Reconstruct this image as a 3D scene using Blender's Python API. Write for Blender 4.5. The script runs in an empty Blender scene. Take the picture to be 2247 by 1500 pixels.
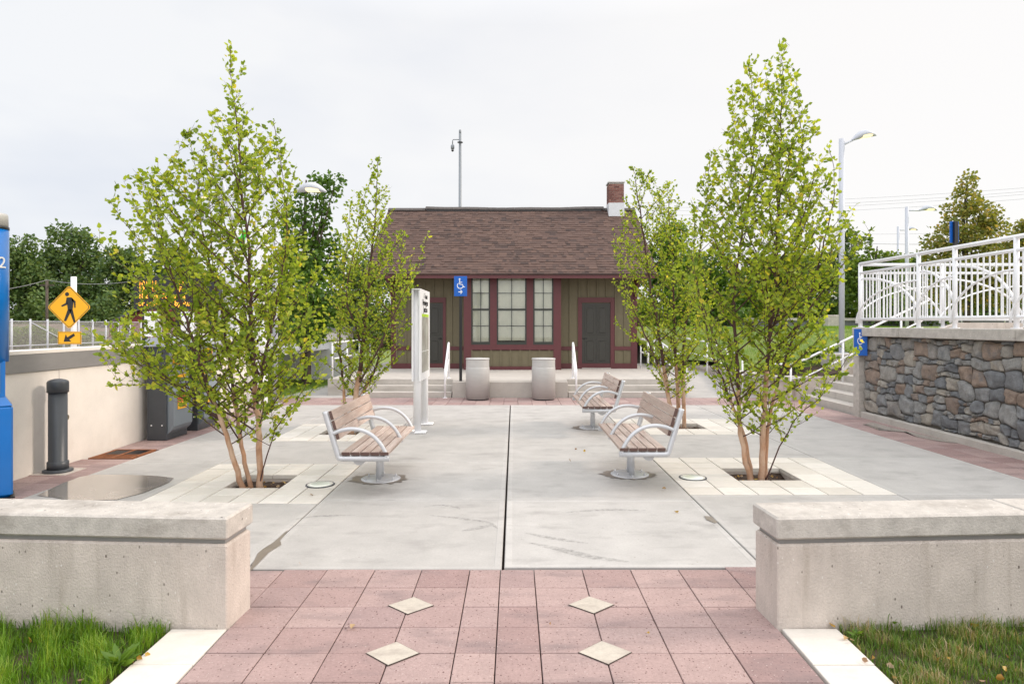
import bpy, math, random
import numpy as np
from mathutils import Vector, Matrix
random.seed(7); RNG = np.random.default_rng(7)
S = bpy.context.scene
COL = S.collection
# ---------------------------------------------------------------- camera
F_PX, EYE, VX, VY = 1420.0, 1.85, 1128.0, 712.0
cam_d = bpy.data.cameras.new('camera'); cam = bpy.data.objects.new('camera', cam_d); COL.objects.link(cam)
cam.location = (0, 0, EYE); cam.rotation_euler = (math.radians(90), 0, 0)
cam_d.sensor_width = 36; cam_d.lens = F_PX / 2247 * 36
cam_d.shift_x = -(VX - 1123.5) / 2247; cam_d.shift_y = -(750 - VY) / 2247
cam_d.clip_start = 0.05; cam_d.clip_end = 2000
S.camera = cam
# ---------------------------------------------------------------- light
SUN_EL, SUN_AZ = math.radians(30), math.radians(82)      # azimuth clockwise from +Y
W = bpy.data.worlds.new('World'); S.world = W; W.use_nodes = True
nt = W.node_tree; nt.nodes.clear()
def N(nt, t, **kw):
    n = nt.nodes.new(t)
    for k, v in kw.items(): setattr(n, k, v)
    return n
out = N(nt, 'ShaderNodeOutputWorld'); bg = N(nt, 'ShaderNodeBackground'); bg2 = N(nt, 'ShaderNodeBackground')
sky = N(nt, 'ShaderNodeTexSky', sky_type='NISHITA', sun_disc=False); sky.sun_elevation = SUN_EL; sky.sun_rotation = SUN_AZ
mix = N(nt, 'ShaderNodeMixShader'); mix.inputs[0].default_value = 0.94
tc = N(nt, 'ShaderNodeTexCoord'); mp = N(nt, 'ShaderNodeMapping'); mp.inputs['Scale'].default_value = (1.2, 1.2, 3.0)
noi = N(nt, 'ShaderNodeTexNoise'); noi.inputs['Scale'].default_value = 2.2; noi.inputs['Detail'].default_value = 4
rmp = N(nt, 'ShaderNodeValToRGB')
rmp.color_ramp.elements[0].position = 0.36; rmp.color_ramp.elements[0].color = (0.80, 0.84, 0.92, 1)
rmp.color_ramp.elements[1].position = 0.60; rmp.color_ramp.elements[1].color = (0.95, 0.965, 0.99, 1)
sep = N(nt, 'ShaderNodeSeparateXYZ'); mr = N(nt, 'ShaderNodeMapRange')
mr.inputs['From Min'].default_value = -0.7; mr.inputs['From Max'].default_value = 0.45
mxc = N(nt, 'ShaderNodeMix', data_type='RGBA'); mxc.inputs['B'].default_value = (1.02, 1.0, .985, 1)
L = nt.links.new
L(tc.outputs['Generated'], mp.inputs[0]); L(mp.outputs[0], noi.inputs[0]); L(noi.outputs[0], rmp.inputs[0])
L(tc.outputs['Generated'], sep.inputs[0]); L(sep.outputs[0], mr.inputs[0]); L(mr.outputs[0], mxc.inputs[0])
L(rmp.outputs[0], mxc.inputs['A']); L(mxc.outputs['Result'], bg2.inputs[0])
# overcast sky: brighter overhead than near the horizon
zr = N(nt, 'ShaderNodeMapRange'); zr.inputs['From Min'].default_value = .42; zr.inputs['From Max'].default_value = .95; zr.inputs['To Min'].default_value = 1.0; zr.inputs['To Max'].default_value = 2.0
yb = N(nt, 'ShaderNodeMapRange'); yb.inputs['From Min'].default_value = .1; yb.inputs['From Max'].default_value = -.9; yb.inputs['To Min'].default_value = 1; yb.inputs['To Max'].default_value = 1.75  # unseen sky behind the camera brightened, added as fill for camera-facing sides
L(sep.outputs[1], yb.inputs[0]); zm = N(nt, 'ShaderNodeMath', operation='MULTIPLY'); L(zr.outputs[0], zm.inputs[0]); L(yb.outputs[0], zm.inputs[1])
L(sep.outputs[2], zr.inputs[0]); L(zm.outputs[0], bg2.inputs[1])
L(sky.outputs[0], bg.inputs[0]); bg.inputs[1].default_value = 0.12
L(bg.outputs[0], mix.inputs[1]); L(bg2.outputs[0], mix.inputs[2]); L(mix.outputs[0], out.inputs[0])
sl = bpy.data.lights.new('sun', 'SUN'); sl.energy = 2.3; sl.angle = math.radians(9); sl.color = (1.0, 0.86, 0.74)
so = bpy.data.objects.new('sun', sl); COL.objects.link(so); so.location = (20, 5, 30)
sd = Vector((math.sin(SUN_AZ) * math.cos(SUN_EL), math.cos(SUN_AZ) * math.cos(SUN_EL), math.sin(SUN_EL)))
so.rotation_euler = sd.to_track_quat('Z', 'Y').to_euler()
S.view_settings.view_transform = 'Standard'; S.view_settings.look = 'None'; S.view_settings.gamma = 1
S.view_settings.exposure = 0.0; S.view_settings.use_curve_mapping = False
S.cycles.max_bounces = 6; S.cycles.transparent_max_bounces = 12
# ---------------------------------------------------------------- materials
def attr(nt, name):
    a = nt.nodes.new('ShaderNodeAttribute'); a.attribute_name = name; return a
def mat(name, col, rough=0.6, metal=0.0, var=0.0, scale=6.0, detail=6, bump=0.0, bscale=60.0, rnd=None, spec=0.5,
        col2=None, speck=None, stretch=(1, 1, 1), coat=0, emit=None, estr=0, stain=None, fine=0.):
    m = bpy.data.materials.new(name); m.use_nodes = True; t = m.node_tree; L = t.links.new
    b = t.nodes['Principled BSDF']; b.inputs['Roughness'].default_value = rough; b.inputs['Metallic'].default_value = metal
    b.inputs['Specular IOR Level'].default_value = spec; b.inputs['Coat Weight'].default_value = coat
    b.inputs['Base Color'].default_value = (*col, 1)
    if emit: b.inputs['Emission Color'].default_value = (*emit, 1); b.inputs['Emission Strength'].default_value = estr
    cur = None
    if var or bump or speck or stain:
        co = N(t, 'ShaderNodeTexCoord'); mpn = N(t, 'ShaderNodeMapping'); mpn.inputs['Scale'].default_value = stretch
        L(co.outputs['Object'], mpn.inputs[0])
    if rnd:
        a = attr(t, 'rnd'); r = N(t, 'ShaderNodeValToRGB'); cr = r.color_ramp
        cr.elements[0].color = (*rnd[0], 1); cr.elements[1].color = (*rnd[-1], 1)
        for i, c in enumerate(rnd[1:-1]):
            e = cr.elements.new((i + 1) / (len(rnd) - 1)); e.color = (*c, 1)
        L(a.outputs['Fac'], r.inputs[0]); cur = r.outputs[0]
    if var:
        n = N(t, 'ShaderNodeTexNoise'); n.inputs['Scale'].default_value = scale; n.inputs['Detail'].default_value = detail; n.inputs['Roughness'].default_value = .62
        L(mpn.outputs[0], n.inputs[0])
        mr = N(t, 'ShaderNodeMapRange'); mr.inputs['From Min'].default_value = .25; mr.inputs['From Max'].default_value = .75
        mr.inputs['To Min'].default_value = 1 - var; mr.inputs['To Max'].default_value = 1 + var; L(n.outputs[0], mr.inputs[0])
        mx = N(t, 'ShaderNodeMix', data_type='RGBA', blend_type='MULTIPLY'); mx.inputs[0].default_value = 1
        if cur: L(cur, mx.inputs['A'])
        else: mx.inputs['A'].default_value = (*col, 1)
        L(mr.outputs[0], mx.inputs['B']); cur = mx.outputs['Result']
        if col2:
            n2 = N(t, 'ShaderNodeTexNoise'); n2.inputs['Scale'].default_value = scale * .37; n2.inputs['Detail'].default_value = 5
            L(mpn.outputs[0], n2.inputs[0]); r2 = N(t, 'ShaderNodeMapRange'); r2.inputs['From Min'].default_value = .42; r2.inputs['From Max'].default_value = .68
            L(n2.outputs[0], r2.inputs[0]); m2 = N(t, 'ShaderNodeMix', data_type='RGBA'); L(r2.outputs[0], m2.inputs[0]); L(cur, m2.inputs['A'])
            m2.inputs['B'].default_value = (*col2, 1); cur = m2.outputs['Result']
    if fine:
        nf = N(t, 'ShaderNodeTexNoise'); nf.inputs['Scale'].default_value = 55; nf.inputs['Detail'].default_value = 8; nf.inputs['Roughness'].default_value = .8; L(co.outputs['Object'], nf.inputs[0])
        rf_ = N(t, 'ShaderNodeMapRange'); rf_.inputs['From Min'].default_value = .3; rf_.inputs['From Max'].default_value = .7; rf_.inputs['To Min'].default_value = 1 - fine; rf_.inputs['To Max'].default_value = 1 + fine; L(nf.outputs[0], rf_.inputs[0])
        mf = N(t, 'ShaderNodeMix', data_type='RGBA', blend_type='MULTIPLY'); mf.inputs[0].default_value = 1
        if cur: L(cur, mf.inputs['A'])
        else: mf.inputs['A'].default_value = (*col, 1)
        L(rf_.outputs[0], mf.inputs['B']); cur = mf.outputs['Result']
    if stain:   # (colour, scale xyz, threshold)
        mp3 = N(t, 'ShaderNodeMapping'); mp3.inputs['Scale'].default_value = stain[1]; L(co.outputs['Object'], mp3.inputs[0])
        n3 = N(t, 'ShaderNodeTexNoise'); n3.inputs['Scale'].default_value = 1; n3.inputs['Detail'].default_value = 5; n3.inputs['Roughness'].default_value = .6; L(mp3.outputs[0], n3.inputs[0])
        r3 = N(t, 'ShaderNodeMapRange'); r3.inputs['From Min'].default_value = stain[2]; r3.inputs['From Max'].default_value = stain[2] + .17; r3.inputs['To Max'].default_value = stain[3]
        L(n3.outputs[0], r3.inputs[0]); m3 = N(t, 'ShaderNodeMix', data_type='RGBA'); L(r3.outputs[0], m3.inputs[0])
        if cur: L(cur, m3.inputs['A'])
        else: m3.inputs['A'].default_value = (*col, 1)
        m3.inputs['B'].default_value = (*stain[0], 1); cur = m3.outputs['Result']
    if speck:   # list of (colour, scale, threshold)
        for (c, sc, th) in speck:
            v = N(t, 'ShaderNodeTexVoronoi'); v.inputs['Scale'].default_value = sc; L(mpn.outputs[0], v.inputs[0])
            lt = N(t, 'ShaderNodeMapRange'); lt.inputs['From Min'].default_value = th * 1.5; lt.inputs['From Max'].default_value = th * .9
            sc_ = N(t, 'ShaderNodeSeparateColor'); L(v.outputs['Color'], sc_.inputs[0]); lo = N(t, 'ShaderNodeMath', operation='LESS_THAN'); lo.inputs[1].default_value = .55; L(sc_.outputs[0], lo.inputs[0])
            sz = N(t, 'ShaderNodeMath', operation='MULTIPLY_ADD'); sz.inputs[1].default_value = th * 1.6; L(sc_.outputs[1], sz.inputs[0]); sz.inputs[2].default_value = 0; ds = N(t, 'ShaderNodeMath', operation='ADD'); L(v.outputs['Distance'], ds.inputs[0]); L(sz.outputs[0], ds.inputs[1])
            big = N(t, 'ShaderNodeMath', operation='MULTIPLY_ADD'); L(lo.outputs[0], big.inputs[0]); big.inputs[1].default_value = -9; big.inputs[2].default_value = 9; d2 = N(t, 'ShaderNodeMath', operation='ADD'); L(ds.outputs[0], d2.inputs[0]); L(big.outputs[0], d2.inputs[1])
            L(d2.outputs[0], lt.inputs[0]); m4 = N(t, 'ShaderNodeMix', data_type='RGBA'); L(lt.outputs[0], m4.inputs[0])
            if cur: L(cur, m4.inputs['A'])
            else: m4.inputs['A'].default_value = (*col, 1)
            m4.inputs['B'].default_value = (*c, 1); cur = m4.outputs['Result']
    if cur: L(cur, b.inputs['Base Color'])
    if bump:
        nb = N(t, 'ShaderNodeTexNoise'); nb.inputs['Scale'].default_value = bscale; nb.inputs['Detail'].default_value = 5
        L(mpn.outputs[0], nb.inputs[0]); bp = N(t, 'ShaderNodeBump'); bp.inputs['Strength'].default_value = bump; bp.inputs['Distance'].default_value = .01
        L(nb.outputs[0], bp.inputs['Height']); L(bp.outputs[0], b.inputs['Normal'])
    return m
def leafmat(name, cols, transl=0.5, rough=.45):
    m = bpy.data.materials.new(name); m.use_nodes = True; t = m.node_tree; L = t.links.new
    b = t.nodes['Principled BSDF']; b.inputs['Roughness'].default_value = rough; b.inputs['Specular IOR Level'].default_value = .35
    a = attr(t, 'rnd'); r = N(t, 'ShaderNodeValToRGB'); cr = r.color_ramp
    cr.elements[0].color = (*cols[0], 1); cr.elements[1].color = (*cols[-1], 1)
    for i, c in enumerate(cols[1:-1]):
        e = cr.elements.new((i + 1) / (len(cols) - 1)); e.color = (*c, 1)
    L(a.outputs['Fac'], r.inputs[0]); L(r.outputs[0], b.inputs['Base Color'])
    tr = N(t, 'ShaderNodeBsdfTranslucent'); hs = N(t, 'ShaderNodeMix', data_type='RGBA', blend_type='MULTIPLY'); hs.inputs[0].default_value = 1
    hs.inputs['B'].default_value = (1.5, 1.35, .6, 1); L(r.outputs[0], hs.inputs['A']); L(hs.outputs['Result'], tr.inputs[0])
    mx = N(t, 'ShaderNodeMixShader'); mx.inputs[0].default_value = transl
    L(b.outputs[0], mx.inputs[1]); L(tr.outputs[0], mx.inputs[2]); L(mx.outputs[0], t.nodes['Material Output'].inputs[0])
    return m
M = {}
M['slab'] = mat('slab concrete', fine=0.1, col=(.47, .455, .43), rough=.75, var=.12, scale=2.6, detail=9, bump=.12, bscale=140, rnd=[(.41, .392, .372), (.455, .437, .417), (.56, .545, .525)],
                stain=((.24, .225, .215), (1.6, 3.4, 1), .54, .5), speck=[((.22, .19, .16), 7, .035), ((.33, .30, .27), 19, .12)])
M['conc'] = mat('cast concrete', fine=0.13, col=(.54, .475, .425), rough=.8, var=.16, scale=6, detail=10, bump=.7, bscale=110, speck=[((.16, .13, .11), 13, .07), ((.22, .19, .16), 27, .12), ((.66, .62, .58), 33, .12)],
                stretch=(1, 1, .6), stain=((.29, .235, .185), (9, 9, .8), .55, .36))
M['cap'] = mat('cap concrete', fine=0.14, col=(.48, .445, .405), rough=.75, var=.2, scale=9, detail=10, bump=.4, bscale=90, speck=[((.15, .13, .12), 17, .12), ((.74, .72, .69), 26, .13)],
               stain=((.25, .22, .19), (3, 3, 7), .52, .6))
M['wallc'] = mat('smooth wall concrete', fine=0.05, col=(.72, .67, .62), rough=.8, var=.07, scale=3, bump=.1, bscale=120, speck=[((.28, .24, .21), 14, .05)],
                 stain=((.52, .45, .38), (1, 1.3, .9), .56, .45))
M['step'] = mat('step concrete', fine=0.1, col=(.49, .455, .415), rough=.8, var=.1, scale=4, bump=.15, bscale=90, stain=((.32, .28, .25), (.5, 3, 3), .55, .6))
M['paver'] = mat('white paver', fine=0.06, col=(.62, .59, .55), rough=.8, var=.06, scale=6, bump=.1, bscale=200, rnd=[(.60, .56, .50), (.72, .68, .625)], stain=((.52, .45, .38), (2, 5, 1), .56, .5), speck=[((.45,.4,.35), 25, .04)])
M['inlay'] = mat('diamond paver', fine=0.12, col=(.5, .45, .38), rough=.8, var=.12, scale=9, bump=.2, bscale=120, rnd=[(.44, .39, .33), (.52, .47, .40)], stain=((.33, .28, .24), (5, 9, 1), .5, .6))
M['brick'] = mat('red paver', fine=0.22, col=(.35, .2, .19), rough=.8, var=.10, scale=5, bump=.35, bscale=260, rnd=[(.30, .198, .186), (.355, .246, .229), (.405, .292, .27), (.325, .228, .217)],
                 stain=((.19, .145, .145), (1.6, 4.2, 1), .52, .6), speck=[((.13, .07, .065), 36, .2), ((.50, .41, .38), 62, .2), ((.15, .08, .075), 66, .26)])
M['joint'] = mat('joint dirt', (.07, .05, .04), .95, var=.3, scale=20)
M['soil'] = mat('mulch soil', (.045, .026, .016), .95, var=.5, scale=30, bump=1.0, bscale=60)
M['dirt'] = mat('dry earth', (.16, .115, .09), .95, var=.3, scale=.8, col2=(.07, .10, .035), bump=.6, bscale=8)
M['lawnbase'] = mat('lawn base', (.14, .20, .04), .95, var=.3, scale=3, bump=.5, bscale=40, col2=(.20, .24, .06))
M['turfsoil'] = mat('turf soil', (.06, .045, .022), .95, var=.4, scale=14, bump=.5, bscale=40)
M['steel'] = mat('silver powder coat', (.55, .56, .58), .36, metal=.35, var=.03, scale=8)
M['lamp'] = mat('pale grey paint', (.50, .52, .57), .45, var=.03, scale=4)
M['white'] = mat('white paint', (.84, .84, .86), .4, var=.02, scale=6)
M['whitepanel'] = mat('white panel', (.82, .82, .83), .4)
M['wood'] = mat('weathered wood', fine=0.12, col=(.34, .25, .20), rough=.65, var=.22, scale=9, stretch=(6, .6, 6), bump=.3, bscale=30, col2=(.40, .29, .24), rnd=[(.42, .33, .28), (.50, .40, .345), (.57, .47, .415)])
M['woodend'] = mat('dark wood end', (.10, .055, .045), .6, var=.2, scale=20)
M['black'] = mat('black paint', (.012, .012, .014), .35)
M['charcoal'] = mat('charcoal paint', (.055, .062, .072), .42, var=.08, scale=7)
M['blue'] = mat('blue enamel', (.0, .165, .56), .28, var=.05, scale=3, coat=.4)
M['signblue'] = mat('sign blue', (.0, .10, .46), .4)
M['signwhite'] = mat('sign white', (.85, .85, .85), .5)
M['signyellow'] = mat('sign yellow', (.85, .42, .005), .4)
M['capmetal'] = mat('steel wall band', (.27, .26, .255), .5, metal=.3, var=.12, scale=2, stretch=(1, 1, 3))
M['olive'] = mat('olive siding', (.155, .13, .076), .62, var=.06, scale=8, bump=.05, bscale=120)
M['maroon'] = mat('maroon trim', (.108, .026, .030), .5, var=.08, scale=6)
M['door'] = mat('door paint', (.038, .036, .03), .4, var=.06, scale=5)
M['frame'] = mat('window frame paint', (.03, .034, .028), .4)
M['shade'] = mat('window blind', (.86, .87, .73), .8, var=.06, scale=4)
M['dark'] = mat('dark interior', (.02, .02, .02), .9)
M['shingle'] = mat('roof shingle', (.12, .075, .06), .9, var=.16, scale=30, bump=.4, bscale=120, rnd=[(.052, .033, .029), (.08, .049, .040), (.10, .060, .048), (.125, .075, .058), (.07, .044, .037)])
M['ridge'] = mat('ridge cap shingle', (.085, .075, .07), .9, var=.3, scale=9)
M['rbrick'] = mat('chimney brick', (.24, .08, .06), .85, var=.2, scale=20, rnd=[(.12, .045, .038), (.20, .078, .062), (.26, .13, .105), (.15, .06, .05)])
M['mortar'] = mat('mortar', (.34, .3, .27), .9, var=.1)
M['flash'] = mat('chimney flashing', (.62, .63, .65), .5, var=.04)
M['binmet'] = mat('brushed bin metal', (.50, .49, .475), .45, metal=.12, var=.06, scale=3, stretch=(1, 1, 6))
M['stone'] = mat('field stone', fine=0.22, col=(.2, .2, .2), rough=.9, var=.34, scale=9, detail=10, bump=1.0, bscale=34, rnd=[(.15, .155, .165), (.205, .207, .213), (.25, .248, .245), (.295, .275, .25), (.34, .305, .262), (.25, .24, .228), (.235, .185, .155), (.265, .20, .16)],
                 stain=((.12, .125, .135), (6, 6, 6), .52, .6))
M['grout'] = mat('dark mortar', (.085, .075, .065), .95, var=.3)
M['bark'] = mat('birch bark', (.42, .235, .14), .8, var=.28, scale=16, bump=.6, bscale=50, col2=(.56, .40, .29), stretch=(1, 1, .6), speck=[((.05, .025, .02), 11, .16)])
M['twig'] = mat('twig bark', (.085, .042, .035), .8)
M['bark2'] = mat('grey bark', (.09, .07, .055), .9, var=.2)
M['leafA'] = leafmat('birch leaf', [(.115, .19, .024), (.215, .315, .034), (.335, .435, .052), (.45, .53, .075), (.62, .54, .08)], .55)
M['leafB'] = leafmat('green tree leaf', [(.05, .11, .016), (.09, .18, .025), (.15, .26, .035)], .4)
M['leafC'] = leafmat('far tree leaf', [(.045, .09, .028), (.085, .15, .042), (.14, .21, .06), (.20, .27, .085)], .3)
M['leafD'] = leafmat('olive tree leaf', [(.11, .15, .03), (.20, .23, .05), (.33, .31, .08), (.42, .30, .11)], .45)
M['leafE'] = leafmat('bright shrub leaf', [(.07, .13, .02), (.13, .21, .03), (.20, .27, .04)], .4)
M['grassA'] = leafmat('grass blade', [(.05, .12, .010), (.10, .22, .014), (.17, .32, .022), (.30, .40, .06)], .4)
M['grassB'] = leafmat('tired grass blade', [(.045, .10, .014), (.08, .17, .02), (.12, .22, .03), (.20, .24, .07), (.46, .36, .23)], .35)
M['litter'] = leafmat('fallen leaf', [(.30, .15, .03), (.50, .33, .06), (.42, .30, .2), (.22, .10, .05)], .2)
M['barn'] = mat('barn red', (.19, .035, .035), .8, var=.15, scale=1.5)
M['roofgrey'] = mat('far roof', (.12, .11, .11), .8)
M['rust'] = mat('rusty iron', (.25, .09, .035), .85, var=.4, scale=14, bump=.5, bscale=60)
M['water'] = mat('wet concrete', (.30, .265, .235), .10, var=.22, scale=5, spec=.8, coat=.6)
M['wet'] = mat('damp stain', (.215, .18, .15), .35, var=.2, scale=6)
M['amber'] = mat('amber led', (.9, .35, .03), .5, emit=(1, .36, .03), estr=2.5)
M['lens'] = mat('lamp lens', (.9, .8, .6), .3, emit=(1, .78, .42), estr=1.1)
M['paleglass'] = mat('uplight glass', (.80, .82, .74), .12, spec=.7, coat=1, emit=(1, 1, .9), estr=.22)
M['lime'] = mat('lime green', (.42, .62, .02), .5)
M['leafgreen'] = mat('emblem green', (.03, .50, .02), .5)
M['mapgrey'] = mat('map panel', (.42, .43, .38), .35, var=.25, scale=8, col2=(.30, .27, .24))
M['red'] = mat('red label', (.62, .05, .03), .5)
M['machine'] = mat('machine grey', (.19, .22, .25), .45, var=.04)
M['machinelight'] = mat('machine hood', (.42, .44, .50), .45)
M['mast'] = mat('galvanised mast', (.24, .26, .28), .5, metal=.3)
M['wire'] = mat('cable', (.42, .42, .44), .7)
def tyre():
    m = bpy.data.materials.new('tyre mark'); m.use_nodes = True; t = m.node_tree; b = t.nodes['Principled BSDF']; b.inputs['Base Color'].default_value = (.10, .10, .10, 1); b.inputs['Roughness'].default_value = .8
    tr = N(t, 'ShaderNodeBsdfTransparent'); mx = N(t, 'ShaderNodeMixShader'); co = N(t, 'ShaderNodeTexCoord'); n = N(t, 'ShaderNodeTexNoise'); n.inputs['Scale'].default_value = 26; n.inputs['Detail'].default_value = 6
    r = N(t, 'ShaderNodeMapRange'); r.inputs['From Min'].default_value = .35; r.inputs['From Max'].default_value = .8; r.inputs['To Max'].default_value = .42
    L = t.links.new; L(co.outputs['Object'], n.inputs[0]); L(n.outputs[0], r.inputs[0]); L(r.outputs[0], mx.inputs[0]); L(tr.outputs[0], mx.inputs[1]); L(b.outputs[0], mx.inputs[2]); L(mx.outputs[0], t.nodes['Material Output'].inputs[0]); return m
M['tyre'] = tyre()
def glass():
    m = bpy.data.materials.new('window glass'); m.use_nodes = True; t = m.node_tree; t.nodes.remove(t.nodes['Principled BSDF'])
    tr = N(t, 'ShaderNodeBsdfTransparent'); gl = N(t, 'ShaderNodeBsdfGlossy'); gl.inputs['Roughness'].default_value = .02
    fr = N(t, 'ShaderNodeFresnel'); fr.inputs[0].default_value = 1.8; mx = N(t, 'ShaderNodeMixShader')
    t.links.new(fr.outputs[0], mx.inputs[0]); t.links.new(tr.outputs[0], mx.inputs[1]); t.links.new(gl.outputs[0], mx.inputs[2])
    t.links.new(mx.outputs[0], t.nodes['Material Output'].inputs[0]); return m
M['glass'] = glass()
def meshmat():
    m = bpy.data.materials.new('fence mesh'); m.use_nodes = True; t = m.node_tree
    b = t.nodes['Principled BSDF']; b.inputs['Base Color'].default_value = (.45, .43, .43, 1)
    tr = N(t, 'ShaderNodeBsdfTransparent'); mx = N(t, 'ShaderNodeMixShader')
    co = N(t, 'ShaderNodeTexCoord'); ck = N(t, 'ShaderNodeTexBrick'); ck.offset = 0; ck.inputs['Scale'].default_value = 1
    ck.inputs['Brick Width'].default_value = .05; ck.inputs['Row Height'].default_value = .05; ck.inputs['Mortar Size'].default_value = .005; ck.inputs['Mortar Smooth'].default_value = 0
    mp = N(t, 'ShaderNodeMapping'); mp.inputs['Rotation'].default_value = (math.pi / 2, 0, math.pi / 2)
    cb = N(t, 'ShaderNodeCombineXYZ'); sp = N(t, 'ShaderNodeSeparateXYZ'); L = t.links.new
    L(co.outputs['Object'], sp.inputs[0]); ad = N(t, 'ShaderNodeMath'); L(sp.outputs[0], ad.inputs[0]); L(sp.outputs[1], ad.inputs[1])
    L(ad.outputs[0], cb.inputs[0]); L(sp.outputs[2], cb.inputs[1]); L(cb.outputs[0], ck.inputs[0])
    L(ck.outputs['Fac'], mx.inputs[0]); L(tr.outputs[0], mx.inputs[1]); L(b.outputs[0], mx.inputs[2]); L(mx.outputs[0], t.nodes['Material Output'].inputs[0]); return m
M['mesh'] = meshmat()
# ---------------------------------------------------------------- helpers
def G(px, py, z=0.0):                 # a point on the level z that shows at this pixel of the photograph
    Y = F_PX * (EYE - z) / (py - VY); return Vector(((px - VX) / F_PX * Y, Y, z))
def P(px, py, Y): return Vector(((px - VX) / F_PX * Y, Y, EYE + (VY - py) / F_PX * Y))
class MB:
    def __init__(s): s.v = []; s.f = []; s.r = []; s.mi = []; s.sm = []; s.uv = []
    def face(s, idx, r=0., mi=0, sm=False): s.f.append(tuple(idx)); s.r.append(r); s.mi.append(mi); s.sm.append(sm)
    def add(s, vs, fs, r=0., mi=0, sm=False):
        o = len(s.v); s.v += [tuple(v) for v in vs]
        for f in fs: s.face([i + o for i in f], r, mi, sm)
    def box(s, x0, x1, y0, y1, z0, z1, r=0., mi=0, mtx=None, bev=0.):
        if bev:
            b = bev; vs = []; 
            for (zz, ins) in ((z0, b), (z0 + b, 0), (z1 - b, 0), (z1, b)):
                a, c, d, e = x0 + ins, x1 - ins, y0 + ins, y1 - ins
                if ins: vs += [(a, d, zz), (c, d, zz), (c, e, zz), (a, e, zz)] * 2
                else: vs += [(x0 + b, y0, zz), (x1 - b, y0, zz), (x1, y0 + b, zz), (x1, y1 - b, zz), (x1 - b, y1, zz), (x0 + b, y1, zz), (x0, y1 - b, zz), (x0, y0 + b, zz)]
            # order the octagon rings
            def ring(z, i): 
                a, c, d, e = x0 + i, x1 - i, y0 + i, y1 - i; k = b * .6
                return [(a + k, d, z), (c - k, d, z), (c, d + k, z), (c, e - k, z), (c - k, e, z), (a + k, e, z), (a, e - k, z), (a, d + k, z)]
            vs = ring(z0, b) + ring(z0 + b, 0) + ring(z1 - b, 0) + ring(z1, b)
            fs = [tuple(range(7, -1, -1)), tuple(range(24, 32))]
            for k in range(3):
                for i in range(8): fs.append((k * 8 + i, k * 8 + (i + 1) % 8, k * 8 + 8 + (i + 1) % 8, k * 8 + 8 + i))
        else:
            vs = [(x0, y0, z0), (x1, y0, z0), (x1, y1, z0), (x0, y1, z0), (x0, y0, z1), (x1, y0, z1), (x1, y1, z1), (x0, y1, z1)]
            fs = [(0, 3, 2, 1), (4, 5, 6, 7), (0, 1, 5, 4), (1, 2, 6, 5), (2, 3, 7, 6), (3, 0, 4, 7)]
        if mtx is not None: vs = [mtx @ Vector(v) for v in vs]
        s.add(vs, fs, r, mi); return s
    def tube(s, pts, rad, n=12, r=0., mi=0, cap=True, sm=True, squash=None):
        pts = [Vector(p) for p in pts]; rads = rad if isinstance(rad, (list, tuple)) else [rad] * len(pts)
        o = len(s.v); up = None
        for i, p in enumerate(pts):
            d = (pts[min(i + 1, len(pts) - 1)] - pts[max(i - 1, 0)]).normalized()
            if up is None: up = Vector((0, 0, 1)) if abs(d.z) < .9 else Vector((1, 0, 0))
            a = d.cross(up); a = a.normalized() if a.length > 1e-6 else Vector((1, 0, 0)); b = a.cross(d).normalized(); up = b
            for k in range(n):
                t = 2 * math.pi * k / n; q = a * math.cos(t) + b * math.sin(t)
                s.v.append(tuple(p + q * rads[i]))
        for i in range(len(pts) - 1):
            for k in range(n): s.face((o + i * n + k, o + i * n + (k + 1) % n, o + (i + 1) * n + (k + 1) % n, o + (i + 1) * n + k), r, mi, sm)
        if cap: s.face([o + k for k in range(n)][::-1], r, mi); s.face([o + (len(pts) - 1) * n + k for k in range(n)], r, mi)
        return s
    def lathe(s, prof, c=(0, 0, 0), n=32, sx=1, sy=1, sm=True, r=0., mi=0):
        o = len(s.v)
        for (rr, z) in prof:
            for k in range(n): t = 2 * math.pi * k / n; s.v.append((c[0] + rr * sx * math.cos(t), c[1] + rr * sy * math.sin(t), c[2] + z))
        for i in range(len(prof) - 1):
            for k in range(n): s.face((o + i * n + k, o + i * n + (k + 1) % n, o + (i + 1) * n + (k + 1) % n, o + (i + 1) * n + k), r, mi, sm)
        s.face([o + k for k in range(n)][::-1], r, mi); s.face([o + (len(prof) - 1) * n + k for k in range(n)], r, mi); return s
    def prism(s, poly, o, u, w, t, r=0., mi=0):     # 2D polygon in plane (o,u,w), extruded by vector t
        o, u, w, t = Vector(o), Vector(u), Vector(w), Vector(t); n = len(poly)
        a = [o + u * p[0] + w * p[1] for p in poly]; vs = a + [q + t for q in a]
        s.add(vs, [tuple(range(n))[::-1], tuple(range(n, 2 * n))] + [(i, (i + 1) % n, n + (i + 1) % n, n + i) for i in range(n)], r, mi); return s
    def build(s, name, m, parent=None, loc=None, sm=None):
        me = bpy.data.meshes.new(name); me.from_pydata(s.v, [], s.f)
        for q in (m if isinstance(m, (list, tuple)) else [m]): me.materials.append(M[q] if isinstance(q, str) else q)
        a = me.attributes.new('rnd', 'FLOAT', 'FACE'); a.data.foreach_set('value', np.array(s.r, dtype=np.float32))
        me.polygons.foreach_set('material_index', np.array(s.mi, dtype=np.int32)); me.polygons.foreach_set('use_smooth', np.array(s.sm, dtype=bool))
        me.validate(); me.update(); ob = bpy.data.objects.new(name, me); COL.objects.link(ob)
        if parent is not None:
            ob.parent = parent
        if loc is not None: ob.location = loc
        return ob
def tag(o, label=None, cat=None, group=None, kind=None):
    if label: o['label'] = label
    if cat: o['category'] = cat
    if group: o['group'] = group
    if kind: o['kind'] = kind
    return o
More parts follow.
